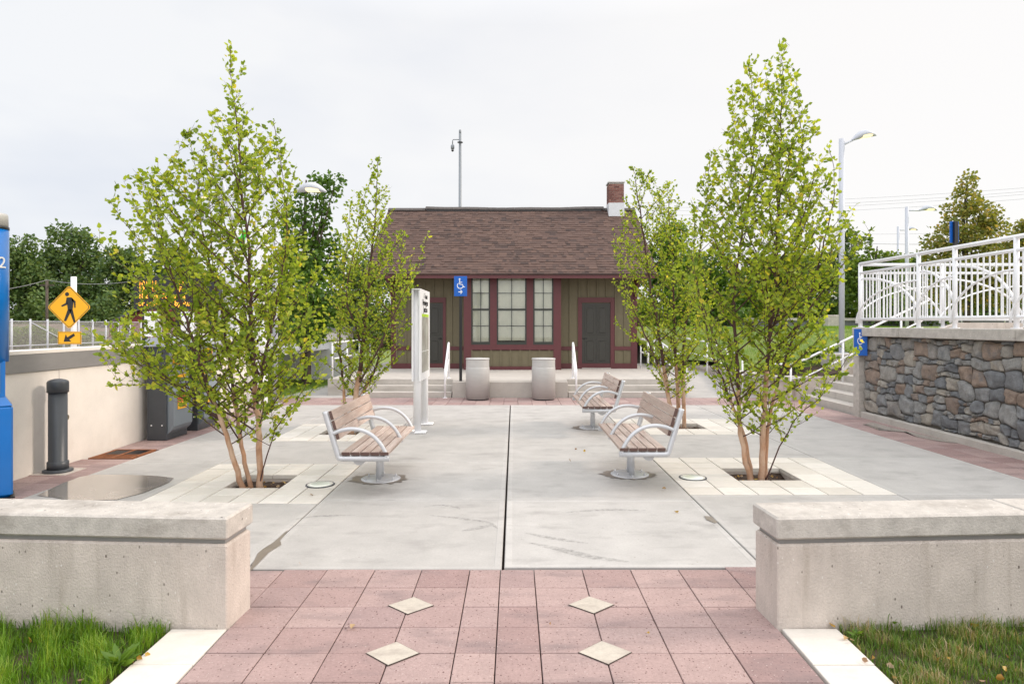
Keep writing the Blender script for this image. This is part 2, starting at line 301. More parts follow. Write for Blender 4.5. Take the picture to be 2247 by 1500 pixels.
def thing(name, label, cat, loc=(0, 0, 0), rz=0., group=None):
    o = bpy.data.objects.new(name, None); COL.objects.link(o); o.location = loc; o.rotation_euler = (0, 0, rz); o.empty_display_size = .1
    return tag(o, label, cat, group)
def struct(o): o['kind'] = 'structure'; return o
def copy_tree(o, parent=None):
    c = o.copy(); COL.objects.link(c); c.parent = parent
    for ch in list(o.children): copy_tree(ch, c)
    return c
def text(name, s, size, m, parent, loc, rot, ext=.002, align='CENTER', sx=1.):
    cu = bpy.data.curves.new(name, 'FONT'); cu.body = s; cu.size = size; cu.extrude = ext; cu.align_x = align; cu.align_y = 'CENTER'
    tmp = bpy.data.objects.new('tmp', cu); me = bpy.data.meshes.new_from_object(tmp); bpy.data.objects.remove(tmp)
    me.name = name; me.materials.clear(); me.materials.append(M[m]); ob = bpy.data.objects.new(name, me); COL.objects.link(ob)
    ob.parent = parent; ob.location = loc; ob.rotation_euler = rot; ob.scale = (sx, 1, 1); return ob
def arc(c, r, a0, a1, n=16): return [(c[0] + r * math.cos(a0 + (a1 - a0) * i / n), c[1] + r * math.sin(a0 + (a1 - a0) * i / n)) for i in range(n + 1)]
def stroke(mb, pts, w, o, u, v, t):      # ribbon of width w along 2D pts in plane, extruded
    L_, R_ = [], []
    for i, p in enumerate(pts):
        a = pts[max(i - 1, 0)]; b = pts[min(i + 1, len(pts) - 1)]; d = (b[0] - a[0], b[1] - a[1]); l = math.hypot(*d) or 1
        nx, ny = -d[1] / l * w / 2, d[0] / l * w / 2; L_.append((p[0] + nx, p[1] + ny)); R_.append((p[0] - nx, p[1] - ny))
    for i in range(len(pts) - 1): mb.prism([R_[i], R_[i + 1], L_[i + 1], L_[i]], o, u, v, t)
def isa(mb, o, u, v, t, s):              # access symbol within a width of about s, arrow below
    k = s
    mb.prism(arc((-.07 * k, .86 * k), .065 * k, 0, 2 * math.pi, 16)[:-1], o, u, v, t)
    stroke(mb, [(-.07 * k, .76 * k), (-.05 * k, .44 * k)], .075 * k, o, u, v, t)
    stroke(mb, [(-.06 * k, .62 * k), (.13 * k, .62 * k)], .05 * k, o, u, v, t)
    stroke(mb, [(-.06 * k, .455 * k), (.15 * k, .445 * k), (.24 * k, .24 * k), (.34 * k, .28 * k)], .06 * k, o, u, v, t)
    stroke(mb, arc((-.03 * k, .36 * k), .22 * k, math.radians(125), math.radians(345), 22), .055 * k, o, u, v, t)
    stroke(mb, [(-.17 * k, -.12 * k), (.12 * k, -.12 * k)], .06 * k, o, u, v, t)
    stroke(mb, [(.0, .02 * k), (.13 * k, -.12 * k), (.0, -.26 * k)], .07 * k, o, u, v, t)
def npmesh(name, V, Fc, m, rnd=None, parent=None, nper=4, smooth=False):
    me = bpy.data.meshes.new(name); me.vertices.add(len(V)); me.vertices.foreach_set('co', V.astype(np.float32).ravel())
    nf = len(Fc); me.loops.add(nf * nper); me.loops.foreach_set('vertex_index', Fc.astype(np.int32).ravel())
    me.polygons.add(nf); me.polygons.foreach_set('loop_start', np.arange(nf, dtype=np.int32) * nper)
    me.update(calc_edges=True)
    if rnd is not None: a = me.attributes.new('rnd', 'FLOAT', 'FACE'); a.data.foreach_set('value', rnd.astype(np.float32))
    me.materials.append(M[m]); ob = bpy.data.objects.new(name, me); COL.objects.link(ob); ob.parent = parent; return ob
def leaves(name, pos, dirs, size, rnd, m, parent=None, w=.36, fold=.25):
    pos = np.asarray(pos, float); d = np.asarray(dirs, float); n = len(pos); d /= np.linalg.norm(d, axis=1)[:, None] + 1e-9
    rv = RNG.normal(size=(n, 3)); sd = np.cross(d, rv); sd /= np.linalg.norm(sd, axis=1)[:, None] + 1e-9; nn = np.cross(sd, d)
    s = np.asarray(size, float)[:, None]
    V = np.empty((n, 6, 3)); V[:, 0] = pos; V[:, 3] = pos + d * s
    V[:, 1] = pos + d * s * .28 + sd * s * w + nn * s * fold * w; V[:, 2] = pos + d * s * .68 + sd * s * w * .72 + nn * s * fold * w
    V[:, 5] = pos + d * s * .28 - sd * s * w + nn * s * fold * w; V[:, 4] = pos + d * s * .68 - sd * s * w * .72 + nn * s * fold * w
    b = np.arange(n)[:, None] * 6
    Fc = np.concatenate([b + np.array([[0, 1, 2, 3]]), b + np.array([[0, 3, 4, 5]])], axis=1).reshape(-1, 4)
    return npmesh(name, V.reshape(-1, 3), Fc, m, np.repeat(rnd, 2), parent)
def smoothpts(pts, k=4):
    pts = [Vector(p) for p in pts]; o = []
    for i in range(len(pts) - 1):
        p0, p1, p2, p3 = pts[max(i - 1, 0)], pts[i], pts[i + 1], pts[min(i + 2, len(pts) - 1)]
        for j in range(k):
            t = j / k; o.append(.5 * ((2 * p1) + (p2 - p0) * t + (2 * p0 - 5 * p1 + 4 * p2 - p3) * t * t + (3 * p1 - p0 - 3 * p2 + p3) * t ** 3))
    return o + [pts[-1]]
# ================================================================ GROUND
def sheet(name, x0, x1, y0, y1, z, m, n=1):
    mb = MB(); mb.add([(x0, y0, z), (x1, y0, z), (x1, y1, z), (x0, y1, z)], [(0, 1, 2, 3)]); return struct(mb.build(name, m))
sheet('ground', -600, 600, -60, 1500, -.16, 'dirt')
sheet('paving_bed', -6.0, 7.2, 3.9, 16.4, -.13, 'joint')
sheet('path_bed', -2.12, 2.0, -1.0, 3.9, -.12, 'joint')
def tilegrid(name, xs, ys, m, gap=.004, z=0., skip=lambda i, j: False, jit=.0015, bev=.004, thick=.05, rj=None):
    mb = MB()
    for i in range(len(xs) - 1):
        for j in range(len(ys) - 1):
            if skip(i, j): continue
            x0, x1, y0, y1 = xs[i] + gap / 2, xs[i + 1] - gap / 2, ys[j] + gap / 2, ys[j + 1] - gap / 2
            zt = z + random.uniform(-jit, jit); r = random.random()
            b = bev
            vs = [(x0, y0, zt - thick), (x1, y0, zt - thick), (x1, y1, zt - thick), (x0, y1, zt - thick), (x0, y0, zt - b), (x1, y0, zt - b), (x1, y1, zt - b), (x0, y1, zt - b),
                  (x0 + b, y0 + b, zt), (x1 - b, y0 + b, zt), (x1 - b, y1 - b, zt), (x0 + b, y1 - b, zt)]
            fs = [(0, 1, 5, 4), (1, 2, 6, 5), (2, 3, 7, 6), (3, 0, 4, 7), (4, 5, 9, 8), (5, 6, 10, 9), (6, 7, 11, 10), (7, 4, 8, 11), (8, 9, 10, 11)]
            mb.add(vs, fs, r)
    return struct(mb.build(name, m))
def fr(a, b, n): return [a + (b - a) * i / n for i in range(n + 1)]
XL = [-5.25, -3.92, -2.03, -.085, 1.91, 4.18, 6.1]
YL = {0: [4.88, 6.70, 8.6, 10.3, 12.05, 14.9], 1: [4.88, 6.70, 8.6, 10.3, 12.05, 14.9], 2: [4.90, 6.84, 8.76, 10.77, 12.8, 14.9],
      3: [4.94, 6.84, 8.76, 10.77, 12.8, 14.9], 4: [5.0, 7.04, 9.0, 10.9, 12.7, 14.9], 5: [5.03, 7.04, 9.0, 10.9, 12.7, 14.9]}
# the poured slabs, each a real slab with a rounded arris and a smooth tooled margin
mb = MB()
for c in range(6):
    for j in range(5):
        if c in (1, 4) and j in (1, 3): continue
        x0, x1, y0, y1 = XL[c], XL[c + 1], YL[c][j], YL[c][j + 1]
        g = .004; gx0 = .010 if c == 3 else .006; gx1 = .010 if c == 2 else .006
        x0 += gx0; x1 -= gx1; y0 += g; y1 -= g; b = .006; m_ = .055; r = random.random() * .45
        def rg(i, z): return [(x0 + i, y0 + i, z), (x1 - i, y0 + i, z), (x1 - i, y1 - i, z), (x0 + i, y1 - i, z)]
        vs = rg(0, -.1) + rg(0, -b) + rg(b, 0) + rg(m_, 0) + rg(m_ + .004, -.0015)
        o = len(mb.v); mb.v += vs
        for k in range(4):
            for i in range(4): mb.face((o + 4 * k + i, o + 4 * k + (i + 1) % 4, o + 4 * k + 4 + (i + 1) % 4, o + 4 * k + 4 + i), r + (.25 if k == 2 else 0))
        mb.face((o + 16, o + 17, o + 18, o + 19), r)
struct(mb.build('plaza_slabs', 'slab'))
# white paver pads around the tree pits
PADS = [(-3.92, -2.03, 6.70, 8.6), (-3.92, -2.03, 10.3, 12.05), (1.91, 4.18, 7.04, 9.0), (1.91, 4.18, 10.9, 12.7)]
for (x0, x1, y0, y1) in PADS:
    tilegrid('tree_pit_paving', fr(x0, x1, 6), fr(y0, y1, 6), 'paver', gap=.012, z=.002, skip=lambda i, j: i in (2, 3) and j in (2, 3))
    dx, dy = (x1 - x0) / 6, (y1 - y0) / 6
    mb = MB(); ax, bx, ay, by = x0 + 2 * dx - .01, x0 + 4 * dx + .01, y0 + 2 * dy - .01, y0 + 4 * dy + .01
    n = 14
    for i in range(n + 1):
        for j in range(n + 1): mb.v.append((ax + (bx - ax) * i / n, ay + (by - ay) * j / n, -.085 + random.uniform(-.012, .018) + .02 * math.sin(i * .6) * math.sin(j * .5)))
    for i in range(n):
        for j in range(n): mb.face((i * (n + 1) + j, (i + 1) * (n + 1) + j, (i + 1) * (n + 1) + j + 1, i * (n + 1) + j + 1))
    struct(mb.build('tree_pit_soil', 'soil'))
    mb = MB()
    for (a, b_, c, d) in ((ax - .03, ax, ay, by), (bx, bx + .03, ay, by), (ax - .03, bx + .03, ay - .03, ay), (ax - .03, bx + .03, by, by + .03)): mb.box(a + .008, b_ - .008 if b_ - a < .1 else b_, c, d, -.14, -.052)
    struct(mb.build('tree_pit_frame', 'conc'))
# soil under cutouts of the bed sheet: bed is lower than pits, so drop nothing else here
BX = [-1.74, -1.41, -1.05, -.696, -.334, -.103, .149, .514, .878, 1.24, 1.61]
BY = [1.6, 1.9, 2.2, 2.5, 2.78, 3.06, 3.35, 3.65, 3.96, 4.25, 4.56, 4.895]
tilegrid('brick_path', BX, BY, 'brick', gap=.0065, jit=.0018, bev=.003)
tilegrid('brick_apron', fr(-6.0, -1.74, 12), [4.25, 4.56, 4.87], 'brick', gap=.0045)
tilegrid('brick_apron', fr(1.61, 6.94, 15), [4.25, 4.56, 4.87, 4.995], 'brick', gap=.0045)
tilegrid('brick_band', [6.1, 6.52, 6.94], fr(5.03, 16.3, 34), 'brick', gap=.006)
tilegrid('brick_band', [-5.95, -5.6, -5.25], fr(4.88, 16.3, 34), 'brick', gap=.006, skip=lambda i, j: 12 <= j < 14)
tilegrid('brick_band', fr(-5.25, 6.1, 34), [14.9, 15.37, 15.84, 16.38], 'brick', gap=.006)
for k, (x0, x1) in enumerate(((-2.085, -1.745), (1.625, 1.965))):
    tilegrid('white_paver_edging', [x0, x1], [1.95, 2.25, 2.55, 2.86, 3.18, 3.52, 3.935], 'paver', gap=.006, z=.004, jit=.002)
for (cx, cy) in ((-.683, 3.64), (.513, 3.65), (-.679, 4.26), (.510, 4.27)):
    mb = MB(); a, b_ = .155, .135
    for (k, z, mi) in ((1.0, .0035, 1), (.955, .006, 0)):
        mb.add([(cx - a * k, cy, z), (cx, cy - b_ * k, z), (cx + a * k, cy, z), (cx, cy + b_ * k, z)], [(0, 1, 2, 3)], random.random(), mi)
    struct(mb.build('diamond_inlay', ['inlay', 'joint']))
# puddle and damp patches
def patch(name, pts, z, m, jag=0.):
    mb = MB(); c = sum((Vector(p) for p in pts), Vector()) / len(pts); q = []
    for i in range(len(pts)):
        a, b_ = Vector(pts[i]), Vector(pts[(i + 1) % len(pts)])
        for k in range(4): t = k / 4; p = a.lerp(b_, t); q.append(p + (p - c) * random.uniform(-jag, jag))
    mb.add([(p.x, p.y, z) for p in q] + [(c.x, c.y, z)], [(i, (i + 1) % len(q), len(q)) for i in range(len(q))]); return struct(mb.build(name, m))
pp = [(80, 1087), (138, 1060), (176, 1046), (206, 1041.5), (280, 1041.5), (345, 1044), (383, 1049), (364, 1062), (315, 1081), (256, 1096), (152, 1099), (125, 1092)]
patch('puddle', [G(x, y) for x, y in pp], .0045, 'water', .01)
patch('damp_patch', [G(x, y) for x, y in [(548, 1250), (565, 1215), (576, 1205), (600, 1190), (626, 1167), (634, 1163), (615, 1185), (617, 1195), (590, 1212), (560, 1243), (548, 1254)]], .0045, 'wet', .02)
patch('damp_patch', [G(x, y) for x, y in [(1893, 931), (1915, 927), (1955, 938), (2030, 955), (2105, 973), (2060, 968), (2010, 958), (1990, 948), (1930, 944)]], .006, 'water', .02)
patch('damp_patch', [G(x, y) for x, y in [(1545, 1132), (1560, 1133), (1575, 1146), (1568, 1148), (1550, 1140)]], .0045, 'wet', .02)
for (bx, by, a) in ((-1.60, 7.77, 0), (1.43, 8.0, 1), (1.40, 11.6, 1)):
    pts = [(bx + .30 * math.cos(t) * (1.25 if (math.cos(t) < 0) else 1.0), by + .27 * math.sin(t), 0) for t in [k * math.pi / 6 for k in range(12)]]
    patch('damp_patch', pts, .0045, 'wet', .16)
for pl, w in (([(930, 1112), (965, 1108), (1000, 1112), (1008, 1117)], .05), ([(1010, 1165), (1050, 1158), (1085, 1150)], .07), ([(1160, 1190), (1230, 1205), (1300, 1222), (1380, 1232)], .10), ([(1150, 1168), (1210, 1180), (1290, 1192)], .06), ([(940, 1130), (1000, 1136), (1070, 1146), (1092, 1160)], .05), ([(640, 1140), (700, 1132), (780, 1130)], .05), ([(1230, 1125), (1330, 1118), (1420, 1120)], .06)):
    P3 = smoothpts([G(x, y) for x, y in pl], 4); mb = MB()
    for i, p in enumerate(P3):
        dd = (P3[min(i + 1, len(P3) - 1)] - P3[max(i - 1, 0)]).normalized(); nn = Vector((-dd.y, dd.x, 0)) * w * .5 * math.sin(math.pi * (i + .4) / (len(P3) + .2)); mb.v += [(p.x + nn.x, p.y + nn.y, .003), (p.x - nn.x, p.y - nn.y, .003)]
    for i in range(len(P3) - 1): mb.face((2 * i, 2 * i + 1, 2 * i + 3, 2 * i + 2))
    struct(mb.build('tyre_mark', 'tyre'))
# lawn beds with real blades
def grass(name, x0, x1, y0, y1, n, m, h=(.05, .12), keep=None, mound=0.):
    x = RNG.uniform(x0, x1, n); y = RNG.uniform(y0, y1, n)
    nz = np.sin(x * 9.1 + 1.3) * np.sin(y * 11.7) + .6 * np.sin(x * 23 + y * 17)
    k = RNG.uniform(-1.4, 1.6, n) < nz + 1.15
    if keep is not None: k &= keep(x, y)
    x, y, nz = x[k], y[k], nz[k]; n = len(x)
    hh = RNG.uniform(h[0], h[1], n) * (1 + .35 * np.clip(nz, -1, 1)) ; tall = RNG.uniform(0, 1, n) < .012; hh[tall] *= 1.9; edge = (y > 3.86) & (RNG.uniform(0, 1, n) < .25); hh[edge] *= 1.5
    ang = RNG.uniform(0, 2 * np.pi, n); lean = RNG.uniform(.1, .75, n); w = RNG.uniform(.0012, .0028, n)
    z0 = mound * np.ones(n); dx, dy = np.cos(ang), np.sin(ang); V = np.empty((n, 5, 3))
    sx, sy = -dy * w, dx * w
    V[:, 0] = np.stack([x - sx, y - sy, z0], 1); V[:, 1] = np.stack([x + sx, y + sy, z0], 1)
    mx, my, mz = x + dx * hh * lean * .3, y + dy * hh * lean * .3, z0 + hh * .6
    V[:, 2] = np.stack([mx + sx * .8, my + sy * .8, mz], 1); V[:, 3] = np.stack([mx - sx * .8, my - sy * .8, mz], 1)
    V[:, 4] = np.stack([x + dx * hh * lean, y + dy * hh * lean, z0 + hh * (1 - .25 * lean)], 1)
    b = np.arange(n)[:, None] * 5
    Q = np.concatenate([b + np.array([[0, 1, 2]]), b + np.array([[0, 2, 3]]), b + np.array([[3, 2, 4]])], 1).reshape(-1, 3)
    r = np.clip(.5 + .28 * np.clip(nz, -1, 1) + RNG.normal(0, .22, n), 0, 1)
    return tag(npmesh(name, V.reshape(-1, 3), Q, m, np.repeat(r, 3), None, 3), kind='stuff')
def yard(name, x0, x1, y1):
    mb = MB(); nx, ny = 40, 26
    for i in range(nx + 1):
        for j in range(ny + 1): mb.v.append((x0 + (x1 - x0) * i / nx, -1 + (y1 + 1) * j / ny, -.03 + random.uniform(-.008, .008)))
    for i in range(nx):
        for j in range(ny): mb.face((i * (ny + 1) + j, (i + 1) * (ny + 1) + j, (i + 1) * (ny + 1) + j + 1, i * (ny + 1) + j + 1), 0, 0, True)
    return struct(mb.build(name, 'turfsoil'))
yard('lawn_soil', -9, -2.09, 4.12); yard('lawn_soil', 1.97, 9, 4.12)
gl = grass('grass', -5.2, -2.10, 2.2, 4.02, 58000, 'grassA', (.045, .105), mound=-.03); gl['label'] = 'bright green grass in front of the left low wall'
gr = grass('grass', 1.98, 5.8, 2.2, 4.02, 72000, 'grassB', (.03, .08), mound=-.03); gr['label'] = 'patchy grass with dead blades before the right low wall'
# fallen leaves
pos = []; 
for (x, y) in [(88, 1368), (66, 1398), (300, 1440), (318, 1432), (290, 1452), (186, 1487), (355, 1357), (1834, 1372), (1857, 1395), (1905, 1450), (1915, 1445), (1958, 1482), (2058, 1447), (2085, 1440), (2095, 1412), (2214, 1440), (2208, 1461), (2188, 1481), (2147, 1490), (2205, 1488), (1865, 1402), (2010, 1355), (776, 1368), (657, 1234), (1252, 1012), (1261, 984), (1462, 1071), (764, 961), (682, 1082), (1285, 990), (1490, 1120), (1208, 1363), (1420, 1386), (1945, 1455), (2130, 1370)]: pos.append(G(x, y, .02))
for (x0, x1, y0, y1) in PADS:
    for k in range(26): pos.append(Vector((random.uniform(x0 + .68, x1 - .68), random.uniform(y0 + .68, y1 - .68), -.06)))
pos = np.array([tuple(p) for p in pos]); d = RNG.normal(size=pos.shape); d[:, 2] *= .25
tag(leaves('leaf_litter', pos, d, RNG.uniform(.025, .055, len(pos)), RNG.uniform(0, 1, len(pos)), 'litter', fold=.5), 'yellow and brown fallen leaves on the grass and tree pits', kind='stuff')
# weed at the corner of the left lawn, broad leaf on the right
for (px, py, n_, s_, lab) in ((262, 1462, 26, .13, 'broad leaved green weed at the edge of the left white pavers'), (1880, 1398, 12, .06, 'small narrow leaved weed beside the right white pavers'), (1958, 1372, 4, .07, 'round leaved weed in the dead grass before the right wall')):
    c = G(px, py); ps, ds = [], []
    for k in range(n_):
        a = k * 2.4; e = random.uniform(.1, 1.0); ps.append((c.x, c.y, .0 + .03 * e)); ds.append((math.cos(a), math.sin(a), e))
    tag(leaves('weed', ps, ds, RNG.uniform(.6, 1.0, n_) * s_, RNG.uniform(.3, 1, n_), 'leafB', w=.16), lab, 'weed')
# ================================================================ LOW WALLS IN FRONT
def lowwall(name, label, sgn, x0, yf, ang, length):
    t = thing(name, label, 'wall', (x0, yf, 0), ang if sgn > 0 else -ang)
    mb = MB(); a, b_ = (0, length) if sgn > 0 else (-length, 0)
    mb.box(a, b_, 0, .31, -.15, .515, bev=.012); mb.build('wall_body', 'conc', t)
    mb = MB(); mb.box(a + (.02 if sgn > 0 else 0), b_ - (0 if sgn > 0 else .02), .02, .29, .516, .545); mb.build('mortar_joint', 'capmetal', t)
    xs = [0, 1.62, 3.2, length] if sgn > 0 else [-length, -3.9, -1.95, 0]
    for i in range(3):
        mb = MB(); mb.box(xs[i] + (.0 if i else -.012 if sgn > 0 else 0) + (.003 if i else 0), xs[i + 1] - .003 + (.012 if (i == 2 and sgn < 0) else 0), -.015, .325, .546, .682, bev=.012)
        mb.build('coping_stone', 'cap', t)
    return t
lowwall('low_wall', 'low concrete wall with weathered cap beside the bright grass, on the left', -1, -1.745, 3.93, math.radians(3.6), 4.5)
lowwall('low_wall', 'low concrete wall with pale jointed cap beside the patchy grass, on the right', 1, 1.60, 3.93, math.radians(3.6), 4.8)
# ================================================================ LEFT WALL
t = thing('retaining_wall', 'long pale concrete wall with grey band and white ledge behind the bollard', 'wall', (-5.96, 10, 0))
ys = [-7.0, -4.9, -1.52, 1.8, 4.6]
for i in range(4):
    mb = MB(); mb.box(-.28, 0, ys[i] + .004, ys[i + 1] - .004, -.15, 1.27, bev=.006); mb.build('wall_panel', 'wallc', t)
mb = MB(); mb.box(-.25, .03, -7, 4.6, 1.271, 1.49); mb.build('band', 'capmetal', t)
mb = MB(); mb.box(-.34, .035, -7, 4.6, 1.491, 1.53); mb.build('ledge', 'wallc', t)
mb = MB(); mb.lathe([(.042, -.004), (.03, .004), (.012, .001)], n=14); h = mb.build('patch_mark', 'dirt', t, (.0, G(148, 915).y * 0 + (5.96 * 1420 / (1128 - 148) - 10), 1.85 - 203 * (5.96 * 1420 / 980) / 1420)); h.rotation_euler = (0, math.pi / 2, 0)
sheet('platform', -12, -6.31, 2, 26, 1.02, 'step')
mb = MB(); mb.box(-5.93, -5.26, 8.94, 9.62, -.04, .0); 
g = thing('drain_grate', 'rusty iron drain grate set in the brick band by the left wall', 'grate', (-5.6, 9.28, 0))
mb = MB()
for (x0, x1, y0, y1) in ((-.30, .30, -.32, -.28), (-.30, .30, .28, .32), (-.30, -.26, -.28, .28), (.26, .30, -.28, .28), (-.02, .02, -.28, .28)): mb.box(x0, x1, y0, y1, -.03, .004)
mb.build('frame', 'rust', g)
for i in range(16):
    mb = MB(); y = -.26 + i * .034; mb.box(-.26, -.02, y, y + .018, -.025, 0); mb.box(.02, .26, y, y + .018, -.025, 0); mb.build('bar', 'rust' if i < 7 else 'black', g)
mb = MB(); mb.box(-.3, .3, -.32, .32, -.08, -.034); mb.build('pan', 'black', g)
# bollard
t = thing('bollard', 'dark grey round bollard with domed cap in front of the pale wall', 'bollard', (-5.745, 8.15, 0))
MB().lathe([(.165, 0), (.165, .03), (.13, .035), (.12, .04)], n=40).build('base_flange', 'charcoal', t)
MB().lathe([(.118, .04), (.118, .13), (.108, .135), (.103, .14), (.103, 1.0)], n=40).build('post', 'charcoal', t)
MB().lathe([(.118, 1.0), (.118, 1.125), (.110, 1.142), (.08, 1.158), (.04, 1.168), (.0, 1.17)], n=40).build('cap', 'charcoal', t)
MB().box(-.23, .23, -.2, .2, -.01, .004).build('pad', 'conc', t)
# blue totem
t = thing('help_point_tower', 'tall blue call box tower with silver top at the left edge of the plaza', 'call box', (-5.627, 6.92, 0), math.radians(39))
MB().box(-.21, .21, -.16, .16, 0.01, .99, bev=.03).build('base_housing', 'blue', t)
mb = MB(); mb.add([(-.205, -.155, .985), (.205, -.155, .985), (.205, .155, .985), (-.205, .155, .985), (-.14, -.11, 1.09), (.14, -.11, 1.09), (.14, .11, 1.09), (-.14, .11, 1.09)],
                  [(0, 1, 5, 4), (1, 2, 6, 5), (2, 3, 7, 6), (3, 0, 4, 7), (4, 5, 6, 7)]); mb.build('shoulder', 'blue', t)
MB().box(-.145, .145, -.12, .12, 1.08, 1.46).build('recess', 'blue', t)
MB().box(-.13, .10, -.135, -.121, 1.12, 1.44).build('control_plate', 'mapgrey', t)
MB().lathe([(.182, 1.45), (.182, 2.87)], n=48, sy=.9).build('upper_column', 'blue', t)
MB().lathe([(.185, 2.871), (.185, 2.90)], n=48, sy=.9).build('collar', 'black', t)
MB().lathe([(.176, 2.901), (.174, 3.02), (.168, 3.04), (.02, 3.04)], n=48, sy=.9).build('beacon', 'binmet', t)
tx = text('number', '2', .17, 'signwhite', t, (.118, -.128, 2.505), (math.pi / 2, 0, math.radians(40)), ext=.006)
tx = text('lettering', 'E', .10, 'signwhite', t, (.06, -.137, 1.32), (math.pi / 2, 0, 0), ext=.003)
tx = text('lettering', 'O', .10, 'signwhite', t, (.06, -.137, 1.19), (math.pi / 2, 0, 0), ext=.003)
MB().box(-.225, .225, -.175, .175, 0, .012).build('footplate', 'black', t)
# ================================================================ BENCHES
def bench(label, x, y, face):
    """face=+1: sitter faces +X. Long axis along Y."""
    t = thing('bench', label, 'bench', (x, y, 0), 0 if face > 0 else math.pi, group='benches along the plaza')
    L2 = .87
    MB().lathe([(.235, 0), (.235, .008), (.228, .014), (.0, .015)], n=48).build('base_plate', 'steel', t)
    for k in range(6):
        a = math.pi / 6 + k * math.pi / 3; MB().lathe([(.013, .014), (.013, .03), (.006, .032), (.006, .048)], (.19 * math.cos(a), .19 * math.sin(a), 0), n=8).build('bolt', 'steel', t)
    for dy in (-.07, .09): MB().tube([(-.01, dy, .015), (-.01, dy, .37)], .033, 20).build('pedestal_post', 'steel', t)
    MB().tube([(-.07, -.8, .405), (-.07, .8, .405)], .068, 24).build('beam', 'steel', t)
    for yy in (-L2, L2):
        mb = MB(); mb.tube([(.27, yy, .425), (-.235, yy, .425), (-.262, yy, .428), (-.275, yy, .45), (-.41, yy, .90), (-.418, yy, .925)], .031, 18); mb.build('side_frame', 'steel', t)
    for k, yy in enumerate((-L2 - .005, 0.02, L2 + .005)):
        pts = [(-.335, yy, .685), (-.25, yy, .722), (-.14, yy, .74), (-.02, yy, .725), (.09, yy, .67), (.17, yy, .59), (.225, yy, .50), (.25, yy, .44)]
        MB().tube(smoothpts(pts, 3), .0215, 14).build('armrest', 'steel', t)
    xs = [-.235 + .103 * i for i in range(5)]
    for i in range(5):
        mb = MB(); mb.box(xs[i], xs[i] + .09, -L2 - .03, L2 + .03, .462, .497, r=random.random(), bev=.003)
        for f in range(len(mb.f)):                                  # end grain
            if min(abs(mb.v[q][1]) for q in mb.f[f]) > L2 and abs(sum(mb.v[q][1] for q in mb.f[f])) > L2 * 3: mb.mi[f] = 1
        mb.build('seat_slat', ['wood', 'woodend'], t)
    d = Vector((-.143, 0, .475)).normalized(); nrm = Vector((d.z, 0, -d.x))
    for i in range(3):
        o = Vector((-.318, 0, .615)) + d * (.108 * i) + nrm * 0.0
        mtx = Matrix(((nrm.x, 0, d.x, o.x), (0, 1, 0, 0), (nrm.z, 0, d.z, o.z), (0, 0, 0, 1)))
        mb = MB(); mb.box(.0325, .066, -L2 - .015, L2 + .015, 0, .098, r=random.random(), mtx=mtx, bev=.003)
        for f in range(len(mb.f)):
            if min(abs(mb.v[q][1]) for q in mb.f[f]) > L2 - .01 and abs(sum(mb.v[q][1] for q in mb.f[f])) > L2 * 3: mb.mi[f] = 1
        mb.build('back_slat', ['wood', 'woodend'], t)
    return t
bench('wood and silver bench facing right, beside the left front tree', -1.60, 7.77, 1)
bench('nearer of the two wood and silver benches facing left', 1.43, 8.0, -1)
bench('farther of the two wood and silver benches facing left, toward the steps', 1.40, 11.6, -1)
# in-ground lights
for (x, y, lab) in ((-2.24, 7.48, 'round glass ground light in the white pavers near the left bench'), (2.16, 7.82, 'round glass ground light in the white pavers near the right bench')):
    t = thing('ground_light', lab, 'light', (x, y, 0), group='ground lights in the tree paving')
    MB().lathe([(.166, .002), (.163, .009), (.152, .010), (.15, .006), (.14, .006)], n=40).build('bezel', 'charcoal', t)
    MB().lathe([(.146, .0105), (.1, .015), (.0, .017)], n=40).build('lens', 'paleglass', t)
# ================================================================ INFO KIOSK
t = thing('information_sign', 'tall white double sided information sign with map panel on two posts', 'sign', (-1.66, 11.55, 0))
for dy in (-.46, .46):
    MB().lathe([(.062, .03), (.062, 2.44)], (0, dy, 0), n=24, sx=1.05, sy=1.1).build('post', 'white', t)
    MB().box(-.1, .16, dy - .11, dy + .11, 0, .03, bev=.01).build('foot', 'white', t)
MB().box(.045, .075, -.60, .60, .885, 2.44, bev=.004).build('panel', 'whitepanel', t)
MB().box(-.075, -.045, -.60, .60, .885, 2.44, bev=.004).build('panel', 'whitepanel', t)
MB().box(-.07, .075, -.61, .61, 2.441, 2.46).build('top_cap', 'white', t)
MB().box(.0755, .079, -.42, .42, 1.02, 1.98).build('map', 'mapgrey', t)
MB().box(.0755, .080, -.42, .42, 1.985, 2.035).build('lime_stripe', 'lime', t)
MB().box(.0755, .080, -.44, .44, 1.38, 1.392).build('divider', 'white', t)
RZ = (math.pi / 2, 0, math.pi / 2)
text('heading', 'i  Transit', .13, 'black', t, (.077, .05, 2.35), RZ)
text('heading', 'Newington', .155, 'black', t, (.077, 0, 2.235), RZ)
text('heading', 'Junction', .155, 'black', t, (.077, .02, 2.115), RZ)
